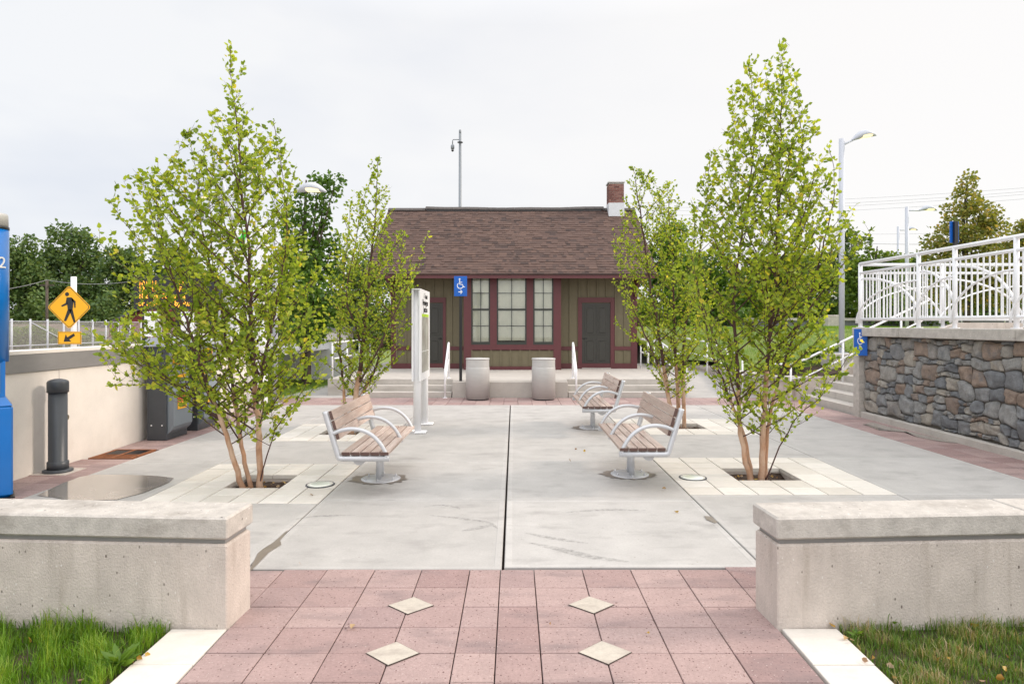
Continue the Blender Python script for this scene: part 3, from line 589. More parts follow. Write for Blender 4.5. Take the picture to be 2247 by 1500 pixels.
# ================================================================ LITTER BINS
def bin_(label, x, y, sgn):
    t = thing('litter_bin', label, 'bin', (x, y, 0), 0, group='litter bins before the steps')
    MB().lathe([(.262, 0), (.262, .03)], n=48).build('base_ring', 'charcoal', t)
    MB().lathe([(.292, .03), (.292, .79), (.289, .80), (.255, .801)], n=56).build('body', 'binmet', t)
    mb = MB()
    for k in range(40):
        a0, a1 = [math.radians(-62 - 56 + 0) + 0, 0]; 
    A = [math.radians(a) for a in range(-171, -8, 6)]; B = [math.radians(a) for a in range(10, 171, 6)]
    for AA in (A, B):
        po = [(.287 * math.cos(a), .287 * math.sin(a)) for a in AA] + [(.27 * math.cos(a), .27 * math.sin(a)) for a in reversed(AA)]
        mb.prism(po, (0, 0, .80), (1, 0, 0), (0, 1, 0), (0, 0, .19))
    mb.build('hood', 'binmet', t)
    MB().lathe([(.16, .80), (.16, .985)], n=24).build('inner_liner', 'dark', t)
    MB().lathe([(.29, .985), (.296, 1.0), (.296, 1.012), (.285, 1.022), (0, 1.03)], n=56).build('lid', 'binmet', t)
    return t
bin_('round grey metal litter bin nearer the wheelchair sign', -.90, 16.02, 1)
bin_('round grey metal litter bin nearer the right hand steps', .73, 16.02, 1)
# ================================================================ PLATFORM, STEPS
PZ = .42
mb = MB(); mb.box(-4.9, -1.58, 17.02, 30, -.1, PZ); mb.box(-1.58, 1.37, 16.62, 30, -.1, PZ + .0); mb.box(1.37, 4.33, 17.02, 30, -.1, PZ); struct(mb.build('station_platform', 'step'))
def steps(label, x0, x1):
    t = thing('steps', label, 'steps', ((x0 + x1) / 2, 16.4, 0)); w = (x1 - x0) / 2
    for i in range(3):
        mb = MB(); mb.box(-w, w, .305 * i, .305 * (i + 1) + .012, -.08 if i == 0 else .14 * i - .001, .14 * (i + 1) + (.002 if i == 2 else 0), bev=.006); mb.build('step', 'step', t)
    return t
steps('wide concrete steps up to the left door of the station house', -3.9, -1.59)
steps('wide concrete steps up to the right door of the station house', 1.38, 4.32)
t = thing('planter_block', 'low concrete block between the two flights of steps', 'block', (-.1, 16.42, 0))
MB().box(-1.465, 1.465, -.02, .19, -.1, .405, bev=.008).build('block', 'step', t)
# handrails
def handrail(label, x, y0, z0, y1, z1, h=.92, grp='handrails at the station steps'):
    t = thing('handrail', label, 'handrail', (x, y0, z0), group=grp)
    dy, dz = y1 - y0, z1 - z0
    MB().tube([(0, 0, 0), (0, 0, h - .25), (0, .03, h - .2), (0, dy - .12, h + dz - .02), (0, dy - .03, h + dz + .02), (0, dy, h + dz - .02), (0, dy + .01, h + dz - .12), (0, dy + .01, dz)], .026, 12).build('rail', 'white', t)
    MB().tube([(0, .02, h - .55), (0, dy - .1, h + dz - .42), (0, dy, h + dz - .5)], .018, 10).build('mid_rail', 'white', t)
    for (yy, zz) in ((0, 0), (dy + .01, dz)): MB().lathe([(.06, .0), (.06, .012)], (0, yy, zz), n=16).build('foot', 'white', t)
    return t
handrail('white handrail on the left hand station steps, next to the black sign post', -1.74, 16.33, 0, 17.25, PZ)
handrail('white handrail on the right hand station steps, next to the right door', 1.57, 16.33, 0, 17.25, PZ)
# accessible sign on black post
t = thing('accessible_sign', 'blue wheelchair sign with right arrow on black post before the bay window', 'sign', (-1.365, 16.56, .405))
MB().box(-.035, .035, -.03, .03, 0, 2.66).build('post', 'black', t)
MB().box(-.165, .165, -.05, -.036, 2.17, 2.68, bev=.004).build('sign_plate', 'signblue', t)
mb = MB(); isa(mb, (0, -.0505, 2.32), (1, 0, 0), (0, 0, 1), (0, -.003, 0), .33); mb.build('symbol', 'signwhite', t)
# ================================================================ STATION HOUSE
t = thing('station_house', 'olive board and batten station house with maroon trim and brown shingled roof', 'house', (0, 21.1, PZ)); HZ = -PZ
H = t
EV_Y, EV_Z, RG_Y, RG_Z = -1.1, 3.42 + HZ, 2.75, 6.08 + HZ
# walls: a solid pentagon shell (front, back, gables)
WX0, WX1, WD = -4.0, 4.0, 5.5
sl_ = (RG_Z - EV_Z) / (RG_Y - EV_Y)
def rz(y): return EV_Z + (y - EV_Y) * sl_ if y <= RG_Y else RG_Z - (y - RG_Y) * sl_
mb = MB(); mb.prism([(0, 0), (WD, 0), (WD, rz(WD) - .12), (RG_Y, RG_Z - .12), (0, rz(0) - .12)], (WX0, 0, 0), (0, 1, 0), (0, 0, 1), (WX1 - WX0, 0, 0)); mb.build('wall', 'olive', t)
# battens (front wall), one mesh as siding pattern, gables too
mb = MB(); DOORS = ((-3.34, -2.22), (2.08, 3.27)); BAYX = (-1.66, 1.52)
x = -3.82
while x < 3.9:
    inb = BAYX[0] < x < BAYX[1]; ind = any(a < x < b_ for a, b_ in DOORS)
    if not inb:
        if not ind: mb.box(x - .024, x + .024, -.042, 0, .18, .585); mb.box(x - .024, x + .024, -.042, 0, .735, 3.6)
        else: mb.box(x - .024, x + .024, -.042, 0, 2.34, 3.6)
    x += .297
for k in range(18):
    for xx in (WX0, WX1): y = .1 + k * .3; mb.box(xx - .02, xx + .02, y, y + .04, .2, rz(y) - .15)
mb.build('siding_batten', 'olive', t)
for (a, b_) in ((-3.82, BAYX[0]), (BAYX[1], 3.82)): MB().box(a, b_, -.03, 0, 0, .17).build('base_trim', 'maroon', t)
for (a, b_) in ((-3.82, -3.34), (-2.22, BAYX[0]), (BAYX[1], 2.08), (3.27, 3.82)): MB().box(a, b_, -.034, 0, .60, .72).build('belt_trim', 'maroon', t)
for s in (-1, 1): mb = MB(); xx = 3.91 * s; mb.box(xx - .1, xx + .1, -.04, .06, 0, 3.7); mb.build('corner_board', 'maroon', t)
# doors
for (a, b_, hx) in ((-3.34, -2.22, 1), (2.08, 3.27, -1)):
    cx = (a + b_) / 2; w = .465
    dd = MB(); dd.box(cx - w, cx + w, -.012, .0, .03, 2.13)
    for (u0, u1) in ((-.34, -.06), (.06, .34)):
        for (z0, z1) in ((.22, .93), (1.13, 2.0)):
            dd.box(cx + u0 - .03, cx + u1 + .03, -.030, -.0115, z0 - .03, z1 + .03); dd.box(cx + u0, cx + u1, -.0305, -.029, z0, z1)
            dd.box(cx + u0, cx + u1, -.026, -.0195, z0 + .0, z1 - .0) if False else None
            dd.box(cx + u0 + .03, cx + u1 - .03, -.045, -.0305, z0 + .03, z1 - .03, bev=.012)
    D = dd.build('door', 'door', t)
    hh = MB(); xx = cx + hx * (w - .05); hh.tube([(xx, -.012, .98), (xx, -.06, .98), (xx - hx * .11, -.06, .98)], .01, 8); hh.lathe([(.001, 0), (.03, .0)], (xx, -.02, .98), n=12); hh.build('handle', 'black', D)
    mb = MB(); mb.box(a, cx - w, -.05, 0, 0, 2.15); mb.box(cx + w, b_, -.05, 0, 0, 2.15); mb.box(a, b_, -.055, 0, 2.151, 2.31); mb.build('door_trim', 'maroon', t)
    mb = MB(); mb.box(cx - w, cx + w, -.13, 0, 0.002, .028); mb.build('threshold', 'step', t)
# bay
by = -.60; z0 = -.0
mb = MB(); mb.box(BAYX[0] + .02, BAYX[1] - .02, by + .05, 0, 0, 3.1 + 0); 
def bx(px): return (px - VX) / F_PX * 20.5
def bz(py): return EYE + (VY - py) / F_PX * 20.5 - PZ
# bay carcass around the openings
X = [bx(1017.5), bx(1034), bx(1075.5), bx(1090), bx(1155.5), bx(1170), bx(1214.5), bx(1231)]
ZT, ZB, ZS = bz(608), bz(756), bz(767.5)
mb = MB(); mb.box(X[0] + .03, X[-1] - .03, by + .03, 0, .0, ZS - .02); mb.box(X[0] + .03, X[-1] - .03, by + .03, 0, ZT + .02, 3.05)
mb.box(X[0] + .03, X[0] + .08, by + .03, 0, ZS - .02, ZT + .02); mb.box(X[-1] - .08, X[-1] - .03, by + .03, 0, ZS - .02, ZT + .02); mb.build('bay_wall', 'olive', t)
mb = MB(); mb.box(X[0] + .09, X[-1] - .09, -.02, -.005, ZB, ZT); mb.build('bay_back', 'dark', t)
mb = MB()
for (a, b_) in ((X[0], X[1]), (X[6], X[7])): mb.box(a, b_, by - .02, by + .06, 0, 3.0)
for (a, b_) in ((X[2], X[3]), (X[4], X[5])): mb.box(a, b_, by - .018, by + .06, ZB, ZT)
mb.box(X[1], X[6], by - .016, by + .06, ZS, ZB); mb.box(X[1], X[6], by - .016, by + .06, ZT, 3.0); mb.box(X[1], X[6], by - .016, by + .04, 0, bz(803.5)); mb.build('bay_trim', 'maroon', t)
mb = MB(); x = X[1] + .02
while x < X[6]: mb.box(x - .022, x + .022, by - .004, by + .031, .12, ZS); x += .306
mb.build('bay_batten', 'olive', t)
for (a, b_) in ((X[1], X[2]), (X[3], X[4]), (X[5], X[6])):
    f = .045; w = MB(); y0, y1 = by + .0, by + .05
    w.box(a, a + f, y0, y1, ZB, ZT); w.box(b_ - f, b_, y0, y1, ZB, ZT); w.box(a + f, b_ - f, y0, y1, ZB, ZB + .09); w.box(a + f, b_ - f, y0, y1, ZT - .03, ZT)
    zm = bz(679); w.box(a + f, b_ - f, y0 + .004, y1, zm - .03, zm + .03); xm = (a + b_) / 2; w.box(xm - .009, xm + .009, y0 + .012, y1, ZB + .09, ZT - .03)
    for py in (643, 715): z = bz(py); w.box(a + f, b_ - f, y0 + .012, y1 - .002, z - .009, z + .009)
    Wd = w.build('window', 'frame', t)
    g = MB(); g.add([(a + f, by + .035, ZB + .08), (b_ - f, by + .035, ZB + .08), (b_ - f, by + .035, ZT - .02), (a + f, by + .035, ZT - .02)], [(0, 1, 2, 3)]); g.build('pane', 'glass', Wd)
    s = MB(); low = ZB + (.09 if b_ - a < .7 else .13); n = 10
    for i in range(n):
        xa, xb = a + f + (b_ - a - 2 * f) * i / n, a + f + (b_ - a - 2 * f) * (i + 1) / n
        ya = by + .058 + .006 * math.sin(i * 1.7); yb = by + .058 + .006 * math.sin((i + 1) * 1.7); s.add([(xa, ya, low), (xb, yb, low), (xb, yb, ZT), (xa, ya, ZT)], [(0, 1, 2, 3)], 0, 0, True)
    s.build('blind', 'shade', Wd)
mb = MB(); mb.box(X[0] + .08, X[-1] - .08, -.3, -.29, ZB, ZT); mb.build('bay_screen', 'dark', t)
# roof: real overlapping shingle courses over a deck
RX0, RX1 = -4.62, 4.45
mb = MB()
for s in (1, -1):
    ye = EV_Y if s > 0 else 2 * RG_Y - EV_Y
    mb.prism([(ye, EV_Z), (RG_Y, RG_Z), (RG_Y, RG_Z - .11), (ye, EV_Z - .09)] if s > 0 else [(RG_Y, RG_Z), (ye, EV_Z), (ye, EV_Z - .09), (RG_Y, RG_Z - .11)], (RX0 + .03, 0, 0), (0, 1, 0), (0, 0, 1), (RX1 - RX0 - .06, 0, 0))
rf = mb.build('roof', 'maroon', t)
mb = MB(); Ls = math.hypot(RG_Y - EV_Y, RG_Z - EV_Z); NC = 30
for s in (1, -1):
    u = Vector((0, (RG_Y - EV_Y) * s, RG_Z - EV_Z)).normalized(); n_ = Vector((0, -u.z * s * 1.0, abs(u.y))); n_ = Vector((0, -s * u.z, abs(u.y)))
    o = Vector((0, EV_Y if s > 0 else 2 * RG_Y - EV_Y, EV_Z)) - u * .05
    for i in range(NC):
        x = RX0 - random.uniform(0, .1) + .0; c = Ls / NC; first = True
        x = RX0
        while x < RX1:
            w = random.choice((.09, .13, .17, .21, .26)); x2 = min(x + w, RX1); h0 = random.choice((.016, .022, .028)); d0 = -random.choice((0, 0, .012))
            a = o + u * (c * i + d0); b_ = o + u * (c * (i + 1) + .05); r = random.random() if random.random() < .6 else .5
            q = [a + n_ * h0, a + n_ * h0, b_ + n_ * .004, b_ + n_ * .004]
            vs = [(x, a.y, a.z), (x2, a.y, a.z), (x, (a + n_ * h0).y, (a + n_ * h0).z), (x2, (a + n_ * h0).y, (a + n_ * h0).z), (x, (b_ + n_ * .006).y, (b_ + n_ * .006).z), (x2, (b_ + n_ * .006).y, (b_ + n_ * .006).z), (x, b_.y, b_.z), (x2, b_.y, b_.z)]
            mb.add(vs, [(0, 1, 3, 2), (2, 3, 5, 4), (0, 2, 4, 6), (1, 7, 5, 3)], r)
            x = x2
mb.build('shingles', 'shingle', rf)
mb = MB(); pts = [(-4.62, .055), (-3.3, .06)]
for (xa, xb, h) in ((RX0, -3.25, .045), (3.3, RX1, .045)): mb.prism([(-.17, -.075), (0, .03), (.17, -.075), (.16, -.1), (0, -.0), (-.16, -.1)], (xa, RG_Y, RG_Z + h - .01), (0, 1, 0), (0, 0, 1), (xb - xa, 0, 0))
mb.build('ridge_cap', 'ridge', rf)
mb = MB(); n = 20
def rv(x): return .075 - .035 * math.sin((x + 3.25) / 6.55 * math.pi) + .008 * math.sin(x * 3)
for i in range(n):
    xa = -3.25 + 6.55 * i / n; xb = -3.25 + 6.55 * (i + 1) / n - .004
    za, zb = RG_Z + rv(xa), RG_Z + rv(xb); P_ = [(-.17, -.06), (0, .045), (.17, -.06), (.17, -.085), (0, .02), (-.17, -.085)]
    vs = [(xa, RG_Y + p[0], za + p[1]) for p in P_] + [(xb, RG_Y + p[0], zb + p[1] + .003) for p in P_]
    mb.add(vs, [tuple(range(6))[::-1], tuple(range(6, 12))] + [(k, (k + 1) % 6, 6 + (k + 1) % 6, 6 + k) for k in range(6)], random.random())
mb.build('ridge_vent', 'ridge', rf)
mb = MB(); mb.box(-3.2, 3.2, RG_Y - .14, RG_Y + .14, RG_Z - .08, RG_Z + .01); mb.build('vent_gap', 'black', rf)
mb = MB(); mb.box(RX0, RX1, EV_Y - .02, EV_Y + .01, EV_Z - .14, EV_Z - .02); mb.build('fascia', 'maroon', rf)
mb = MB(); mb.box(RX0, RX1, EV_Y - .055, EV_Y - .02, EV_Z - .035, EV_Z + .012); mb.build('drip_edge', 'shingle', rf)
for xx in (-3.95, 3.95):
    MB().prism([(-1.0, EV_Z - .12), (0, EV_Z - .12), (0, EV_Z - .8), (-.1, EV_Z - .75), (-.3, EV_Z - .42), (-.95, EV_Z - .2)], (xx - .05, 0, 0), (0, 1, 0), (0, 0, 1), (.1, 0, 0)).build('bracket', 'maroon', t)
# chimney
ch = thing('tmp', 'x', 'x'); bpy.data.objects.remove(ch)
cx, cy, cw = 3.70, RG_Y - .18, .27; zt = EYE + (VY - 403) / F_PX * 23.6 - PZ
mb = MB(); mb.box(cx - cw + .006, cx + cw - .006, cy - .27, cy + .27, RG_Z - .5, zt - .02); chim = mb.build('chimney', 'mortar', rf)
mb = MB(); z = RG_Z + .17; c = 0
while z < zt - .06:
    for (fx, n_) in ((0, 3), (1, 3), (2, 3)):
        off = (c % 2) * .095
        x = -cw - off
        while x < cw:
            a, b_ = max(x, -cw), min(x + .18, cw); x += .19
            if b_ - a < .03: continue
            if fx == 0: mb.box(cx + a, cx + b_, cy - .278, cy - .2, z, z + .058, random.random())
            elif fx == 1: mb.box(cx - cw - .004, cx - .15, cy + a, cy + b_, z + .0005, z + .0575, random.random())
            else: mb.box(cx + .15, cx + cw + .004, cy + a, cy + b_, z + .0005, z + .0575, random.random())
    z += .068; c += 1
mb.build('bricks', 'rbrick', chim)
mb = MB(); mb.box(cx - cw - .03, cx + cw + .03, cy - .30, cy + .30, zt - .01, zt + .035); mb.build('chimney_cap', 'binmet', chim)
mb = MB(); mb.box(cx - cw - .012, cx + cw + .012, cy - .31, cy + .29, RG_Z - .32, RG_Z + .165); mb.build('flashing', 'flash', chim)
# camera mast behind
t = thing('camera_mast', 'tall thin grey camera mast rising behind the station roof', 'mast', P(1011, 712, 30) * Vector((1, 1, 0)) if False else (-2.5, 30, 0))
MB().tube([(0, 0, 0), (0, 0, 10.7)], [.10, .06], 14).build('pole', 'mast', t)
MB().tube([(0, 0, 10.4), (-.1, 0, 10.42), (-.32, 0, 10.42), (-.35, 0, 10.36), (-.35, 0, 10.2)], .022, 8).build('arm', 'mast', t)
MB().lathe([(.03, .22), (.08, .17), (.085, .02), (.06, 0)][::-1], (-.35, 0, 9.98), n=16).build('camera_housing', 'mast', t)
MB().lathe([(.0, -.09), (.05, -.06), (.07, 0)], (-.35, 0, 9.94), n=16).build('camera_dome', 'black', t)
MB().lathe([(.13, 10.28), (.13, 10.3)], n=16).build('collar', 'black', t)
MB().lathe([(.04, 10.7), (.055, 10.71), (.055, 10.85), (.03, 10.88)], n=12).build('finial', 'mast', t)
# ================================================================ LAMPS
def lamp(label, x, y, z0, ztop, armz, dirx, armlen, headlen, w=.07, tilt=.0, lit=True, grp='street lamps'):
    t = thing('street_lamp', label, 'lamp', (x, y, z0), 0, group=grp)
    MB().tube([(0, 0, 0), (0, 0, ztop - z0)], w, 16).build('pole', 'lamp', t)
    MB().box(-w * 2, w * 2, -w * 2, w * 2, 0, .02).build('base_plate', 'lamp', t)
    a = Vector((dirx * w * .5, 0, armz - z0)); e = a + Vector((dirx * armlen * math.cos(tilt), 0, armlen * math.sin(tilt)))
    MB().tube([a, e], w * .38, 10).build('arm', 'lamp', t)
    # flat leaf shaped head
    mb = MB(); n = 14; rings = []
    for i in range(n + 1):
        s = i / n; xx = headlen * s; wd = headlen * .27 * math.sin(math.pi * min(1, s * .93 + .05)) ** .75; th = headlen * .23 * math.sin(math.pi * min(1, s * .9 + .07)) ** .8; up = headlen * .10 * math.sin(math.pi * s)
        rings.append([(xx, -wd, up), (xx, -wd * .75, up + th * .7), (xx, 0, up + th), (xx, wd * .75, up + th * .7), (xx, wd, up), (xx, wd * .6, up - th * .28), (xx, 0, up - th * .35), (xx, -wd * .6, up - th * .28)])
    ct, st = math.cos(tilt * .8), math.sin(tilt * .8)
    for r_ in rings:
        for q in r_: mb.v.append((e.x + dirx * (q[0] * ct - q[2] * st * .3), e.y + q[1], e.z + q[2] * ct + q[0] * st * .55))
    for i in range(n):
        for k in range(8): mb.face((i * 8 + k, i * 8 + (k + 1) % 8, i * 8 + 8 + (k + 1) % 8, i * 8 + 8 + k), 0, 0, True)
    mb.face(range(8)); mb.face([n * 8 + k for k in range(8)])
    hd = mb.build('lamp_head', 'lamp', t)
    mb = MB(); pts = []
    for s in (.42, .55, .7, .84):
        i = s * n; r_ = rings[int(i)]; pts.append(r_)
    for r_ in pts:
        for k in (5, 7):
            q = r_[k]; mb.v.append((e.x + dirx * (q[0] * ct - q[2] * st * .3), e.y + q[1] * .95, e.z + q[2] * ct + q[0] * st * .55 - .012))
        # side lip so the lens reads from the side
    for i in range(3): mb.face((i * 2, i * 2 + 1, i * 2 + 3, i * 2 + 2))
    b4 = len(mb.v)
    for r_ in pts:
        q = r_[0]; q7 = r_[7]; mb.v.append((e.x + dirx * (q[0] * ct - q[2] * st * .3), e.y + q[1] * .90 - .004, e.z + (q[2] - .01) * ct + q[0] * st * .55)); 
    for i in range(3): mb.face((b4 + i, b4 + i + 1, i * 2 + 3, i * 2 + 1))
    mb.build('lens', 'lens' if lit else 'lamp', hd)
    return t
lamp('tall grey street lamp with raised head behind the stone wall stairs', (1847 - VX) / F_PX * 17, 17, 1.1, EYE + (VY - 305) / F_PX * 17, EYE + (VY - 318) / F_PX * 17, 1, .26, .68, .07, tilt=.45)
lamp('grey street lamp with level arm beside the pear shaped tree', (1990 - VX) / F_PX * 30, 30, 1.5, EYE + (VY - 454) / F_PX * 30, EYE + (VY - 462) / F_PX * 30, 1, .55, .8, .08)
lamp('farthest and smallest street lamp on the right', (1971 - VX) / F_PX * 48, 48, 1.5, EYE + (VY - 497) / F_PX * 48, EYE + (VY - 505) / F_PX * 48, 1, .5, .9, .09)
lamp('pale street lamp with lit leaf shaped head right of the large left tree', (604 - VX) / F_PX * 15.0, 15.0, 0, EYE + (VY - 405) / F_PX * 15, EYE + (VY - 421) / F_PX * 15, 1, .46, .70, .058)
lamp('pale lamp arm pointing left behind the large left tree', (524 - VX) / F_PX * 19.0, 19.0, 0, EYE + (VY - 415) / F_PX * 19, EYE + (VY - 438) / F_PX * 19, -1, .35, .85, .05)
# ================================================================ LEFT BACK OBJECTS
# crossing sign
cxx = (157 - VX) / F_PX * 16
t = thing('crossing_sign', 'yellow diamond pedestrian crossing sign with arrow plate on a white post', 'sign', (cxx, 16, 1.02))
MB().tube([(.04, .02, 0), (.04, .02, EYE + (VY - 607) / F_PX * 16 - 1.02)], .065, 16).build('post', 'white', t)
k = 16 / F_PX; zc = EYE + (VY - 674) * k - 1.02; mb = MB(); a = 48 * k
def rdia(a, c=.12):
    o = []
    for (px, py) in ((0, -1), (1, 0), (0, 1), (-1, 0)):
        qx, qy = (-(py), px)
        o += [(a * (px + (-px + (-qx)) * c * .5), a * (py + (-py - qy) * c * .5)), (a * (px + (-px + qx) * c * .5), a * (py + (-py + qy) * c * .5))]
    return o
dx_ = -.02
mb.prism(rdia(a), (dx_, -.05, zc), (1, 0, 0), (0, 0, 1), (0, -.006, 0)); mb.build('diamond_plate', 'signyellow', t)
mb = MB(); A_, B_ = rdia(a * .955), rdia(a * .925)
for i in range(8): j = (i + 1) % 8; mb.prism([A_[i], A_[j], B_[j], B_[i]], (dx_, -.0565, zc), (1, 0, 0), (0, 0, 1), (0, -.002, 0))
mb.build('border', 'black', t)
def zp(x, y): return ((x - 668) / 4.286 * k, -(y - 960) / 4.286 * k)
mb = MB(); mb.prism([zp(648 + 19 * math.cos(q), 838 + 19 * math.sin(q)) for q in [i * math.pi / 8 for i in range(16)]], (dx_, -.0565, zc), (1, 0, 0), (0, 0, 1), (0, -.002, 0))
for poly in ([(645, 868), (690, 868), (712, 890), (700, 985), (655, 985), (648, 920)], [(690, 868), (728, 905), (728, 965), (716, 965), (712, 918), (695, 902)], [(645, 868), (655, 935), (600, 957), (593, 944), (635, 920)],
             [(655, 980), (692, 985), (640, 1090), (618, 1088)], [(668, 985), (700, 980), (728, 1095), (710, 1102)]):
    mb.prism([zp(*p) for p in poly], (dx_, -.0565, zc), (1, 0, 0), (0, 0, 1), (0, -.002, 0))
mb.build('walking_figure', 'black', t)
zc2 = EYE + (VY - 741) * k - 1.02
MB().box(-.30, .275, -.055, -.048, zc2 - .155, zc2 + .155, bev=.003).build('arrow_plate', 'signyellow', t)
mb = MB()
for (x0, x1, z0, z1) in ((-.285, .26, .132, .14), (-.285, .26, -.14, -.132), (-.285, -.277, -.132, .132), (.252, .26, -.132, .132)): mb.box(x0, x1, -.058, -.0555, zc2 + z0, zc2 + z1)
def za(x, y): return ((x - 668) / 4.286 * k, -(y - 1246) / 4.286 * k)
for poly in ([(616, 1282), (636, 1212), (648, 1236), (670, 1262), (688, 1280)], [(650, 1240), (712, 1203), (722, 1226), (668, 1262)]): mb.prism([za(*p) for p in poly], (dx_, -.0555, zc2), (1, 0, 0), (0, 0, 1), (0, -.003, 0))
mb.build('arrow', 'black', t)
# led board
t = thing('departure_board', 'black board with amber led lines behind the large left tree', 'display', (-7.27, 14.0, 1.02))
k = 14 / F_PX
MB().box(-.90, .90, -.1, .12, EYE + (VY - 679) * k - 1.02, EYE + (VY - 606) * k - 1.02, bev=.01).build('housing', 'black', t)
for xx in (-.72, .0, .72): MB().box(xx - .04, xx + .04, -.03, .05, 0, EYE + (VY - 679) * k - 1.02).build('post', 'black', t)
for (py, s_) in ((623, '101  U            N'), (635.5, '121  U            F'), (650, '102  to  St    st  a'), (666, 'or refu       s by Au')):
    text('led_text', s_, .155, 'amber', t, (-.80, -.105, EYE + (VY - py) * k - 1.02), (math.pi / 2, 0, 0), align='LEFT', sx=.92)
for (a, b_, lab) in ((-.66, -.33, 0), (.12, .40, 1)):
    MB().box(a, b_, -.12, -.09, EYE + (VY - 738) * k - 1.02, EYE + (VY - 683) * k - 1.02, bev=.004).build('notice_panel', 'whitepanel', t)
    mb = MB(); mb.box(a + .02, b_ - .02, -.1225, -.1205, EYE + (VY - 692) * k - 1.02, EYE + (VY - 687) * k - 1.02); mb.build('notice_band', 'lime', t)
    mb = MB(); 
    for i in range(7): z = EYE + (VY - 706 - i * 3.6) * k - 1.02; mb.box(a + .05, b_ - .05 - .05 * (i % 3), -.1225, -.1205, z - .003, z + .003)
    mb.build('notice_text', 'binmet', t)
# ticket machines
def machine(label, x, y, s=1.):
    t = thing('ticket_machine', label, 'ticket machine', (x, y, 0), group='ticket machines by the left wall')
    MB().box(-.17, .14, -.33, .33, .0, 1.50, bev=.008).build('cabinet', 'charcoal', t)
    mb = MB(); mb.prism([(-.20, 1.50), (.24, 1.50), (.235, 1.56), (.15, 1.62), (.0, 1.645), (-.14, 1.63), (-.20, 1.58)], (0, -.37, 0), (1, 0, 0), (0, 0, 1), (0, .74, 0)); mb.build('hood', 'machinelight', t)
    mb = MB(); mb.prism([(.141, .10), (.21, .16), (.24, .22), (.24, .74), (.19, .82), (.141, .84)], (0, -.30, 0), (1, 0, 0), (0, 0, 1), (0, .60, 0)); mb.build('lower_door', 'machine', t)
    MB().box(.141, .17, -.30, .30, .85, 1.48).build('face_panel', 'machine', t)
    MB().box(.171, .186, -.20, .12, 1.20, 1.43).build('screen_frame', 'signyellow', t)
    MB().box(.187, .190, -.17, .09, 1.23, 1.40).build('screen', 'black', t)
    MB().box(.171, .184, -.22, .20, .98, 1.03).build('keypad_strip', 'signyellow', t)
    MB().box(.241, .246, -.18, .10, .60, .70).build('red_label', 'red', t)
    MB().box(.241, .25, -.18, .10, .48, .595).build('slot_frame', 'signyellow', t)
    MB().box(.251, .253, -.13, .05, .51, .565).build('slot', 'black', t)
    for (xx, zz) in ((-.10, .24), (.07, .24), (-.10, .86)): MB().lathe([(.014, 0), (.01, .006), (0, .008)], n=10).build('bolt', 'whitepanel', t, (xx, -.331, zz)).rotation_euler = (math.pi / 2, 0, 0)
    return t
machine('dark grey ticket machine with yellow framed screen, nearer of the two by the wall', -5.69, 10.66)
machine('dark grey ticket machine with yellow framed screen, farther of the two by the wall', -5.66, 11.62)
# white pylon with green emblem
t = thing('station_pylon', 'tall white pylon with bright green emblem standing behind the large left tree', 'pylon', (-6.12, 14.6, 0)); k = 14.6 / F_PX
MB().box(-.50, .52, -.12, .12, 0, EYE + (VY - 500) * k, bev=.02).build('body', 'white', t)
MB().tube([(-.12, 0, EYE + (VY - 500) * k), (-.30, 0, EYE + (VY - 460) * k), (-.50, 0, EYE + (VY - 385) * k), (-.60, 0, EYE + (VY - 345) * k)], [.05, .05, .045, .02], 10).build('fin', 'lamp', t)
mb = MB(); mb.prism([(-.14, -.02), (.02, -.17), (.06, -.16), (.10, .10), (.14, .17), (.05, .21), (-.02, .06), (-.10, .04)], (.02, -.125, EYE + (VY - 527) * k), (1, 0, 0), (0, 0, 1), (0, -.01, 0)); mb.build('emblem', 'leafgreen', t)
# pale walls and lawn at the left back
t = thing('ramp_wall', 'pale concrete ramp wall beyond the left lawn strip', 'wall', (-8.4, 22, 0)); 
for (xa, xb, zt_) in ((-2.5, .2, 1.45), (.2, 2.7, 1.28)):
    MB().box(xa, xb, 0, .25, -.1, zt_, bev=.01).build('wall_panel', 'whitepanel', t); MB().box(xa, xb, -.04, .3, zt_ + .001, zt_ + .09, bev=.01).build('coping', 'wallc', t)
sheet('lawn_strip', -16, -5.5, 14.6, 60, -.02, 'lawnbase'); gs = grass('grass', -10, -5.52, 14.8, 21.8, 34000, 'grassA', (.04, .09), mound=-.03); gs['label'] = 'green lawn strip at the left back beyond the pylon'
sheet('apron', -5.49, -4.92, 16.4, 60, -.012, 'step'); 
mb = MB(); mb.add([(-5.95, 16.38, -.004), (-4.0, 16.38, -.004), (-4.9, 24, .0), (-5.49, 24, 0), (-5.49, 16.38, -.003)], [(0, 1, 2, 3)]); struct(mb.build('walkway', 'slab'))
for (x, y, h) in ((-4.72, 17.6, 1.0), (-4.72, 20.2, .0 + 1.0)):
    pass
def railing(label, pts, zfun, h, name='railing', nb=None, grp=None, m='white', pr=.022):
    t = thing(name, label, 'railing', (pts[0][0], pts[0][1], 0), group=grp); o = Vector((pts[0][0], pts[0][1], 0))
    top = [Vector((p[0], p[1], zfun(p) + h)) - o for p in pts]; low = [Vector((p[0], p[1], zfun(p) + h * .55)) - o for p in pts]
    MB().tube(top, pr * 1.1, 10).build('top_rail', m, t); MB().tube(low, pr * .8, 8).build('mid_rail', m, t)
    for p in pts: b_ = Vector((p[0], p[1], zfun(p))) - o; MB().tube([b_, b_ + Vector((0, 0, h))], pr, 10).build('post', m, t)
    return t
railing('low white railing along the left edge of the station platform', [(-4.8, 17.1), (-4.8, 18.6), (-4.8, 20.1), (-4.8, 21.6)], lambda p: PZ, .95)
t = thing('shelter_column', 'grey square column with flat cap between the left lawn and the house', 'column', ((750 - VX) / F_PX * 24, 24, 0))
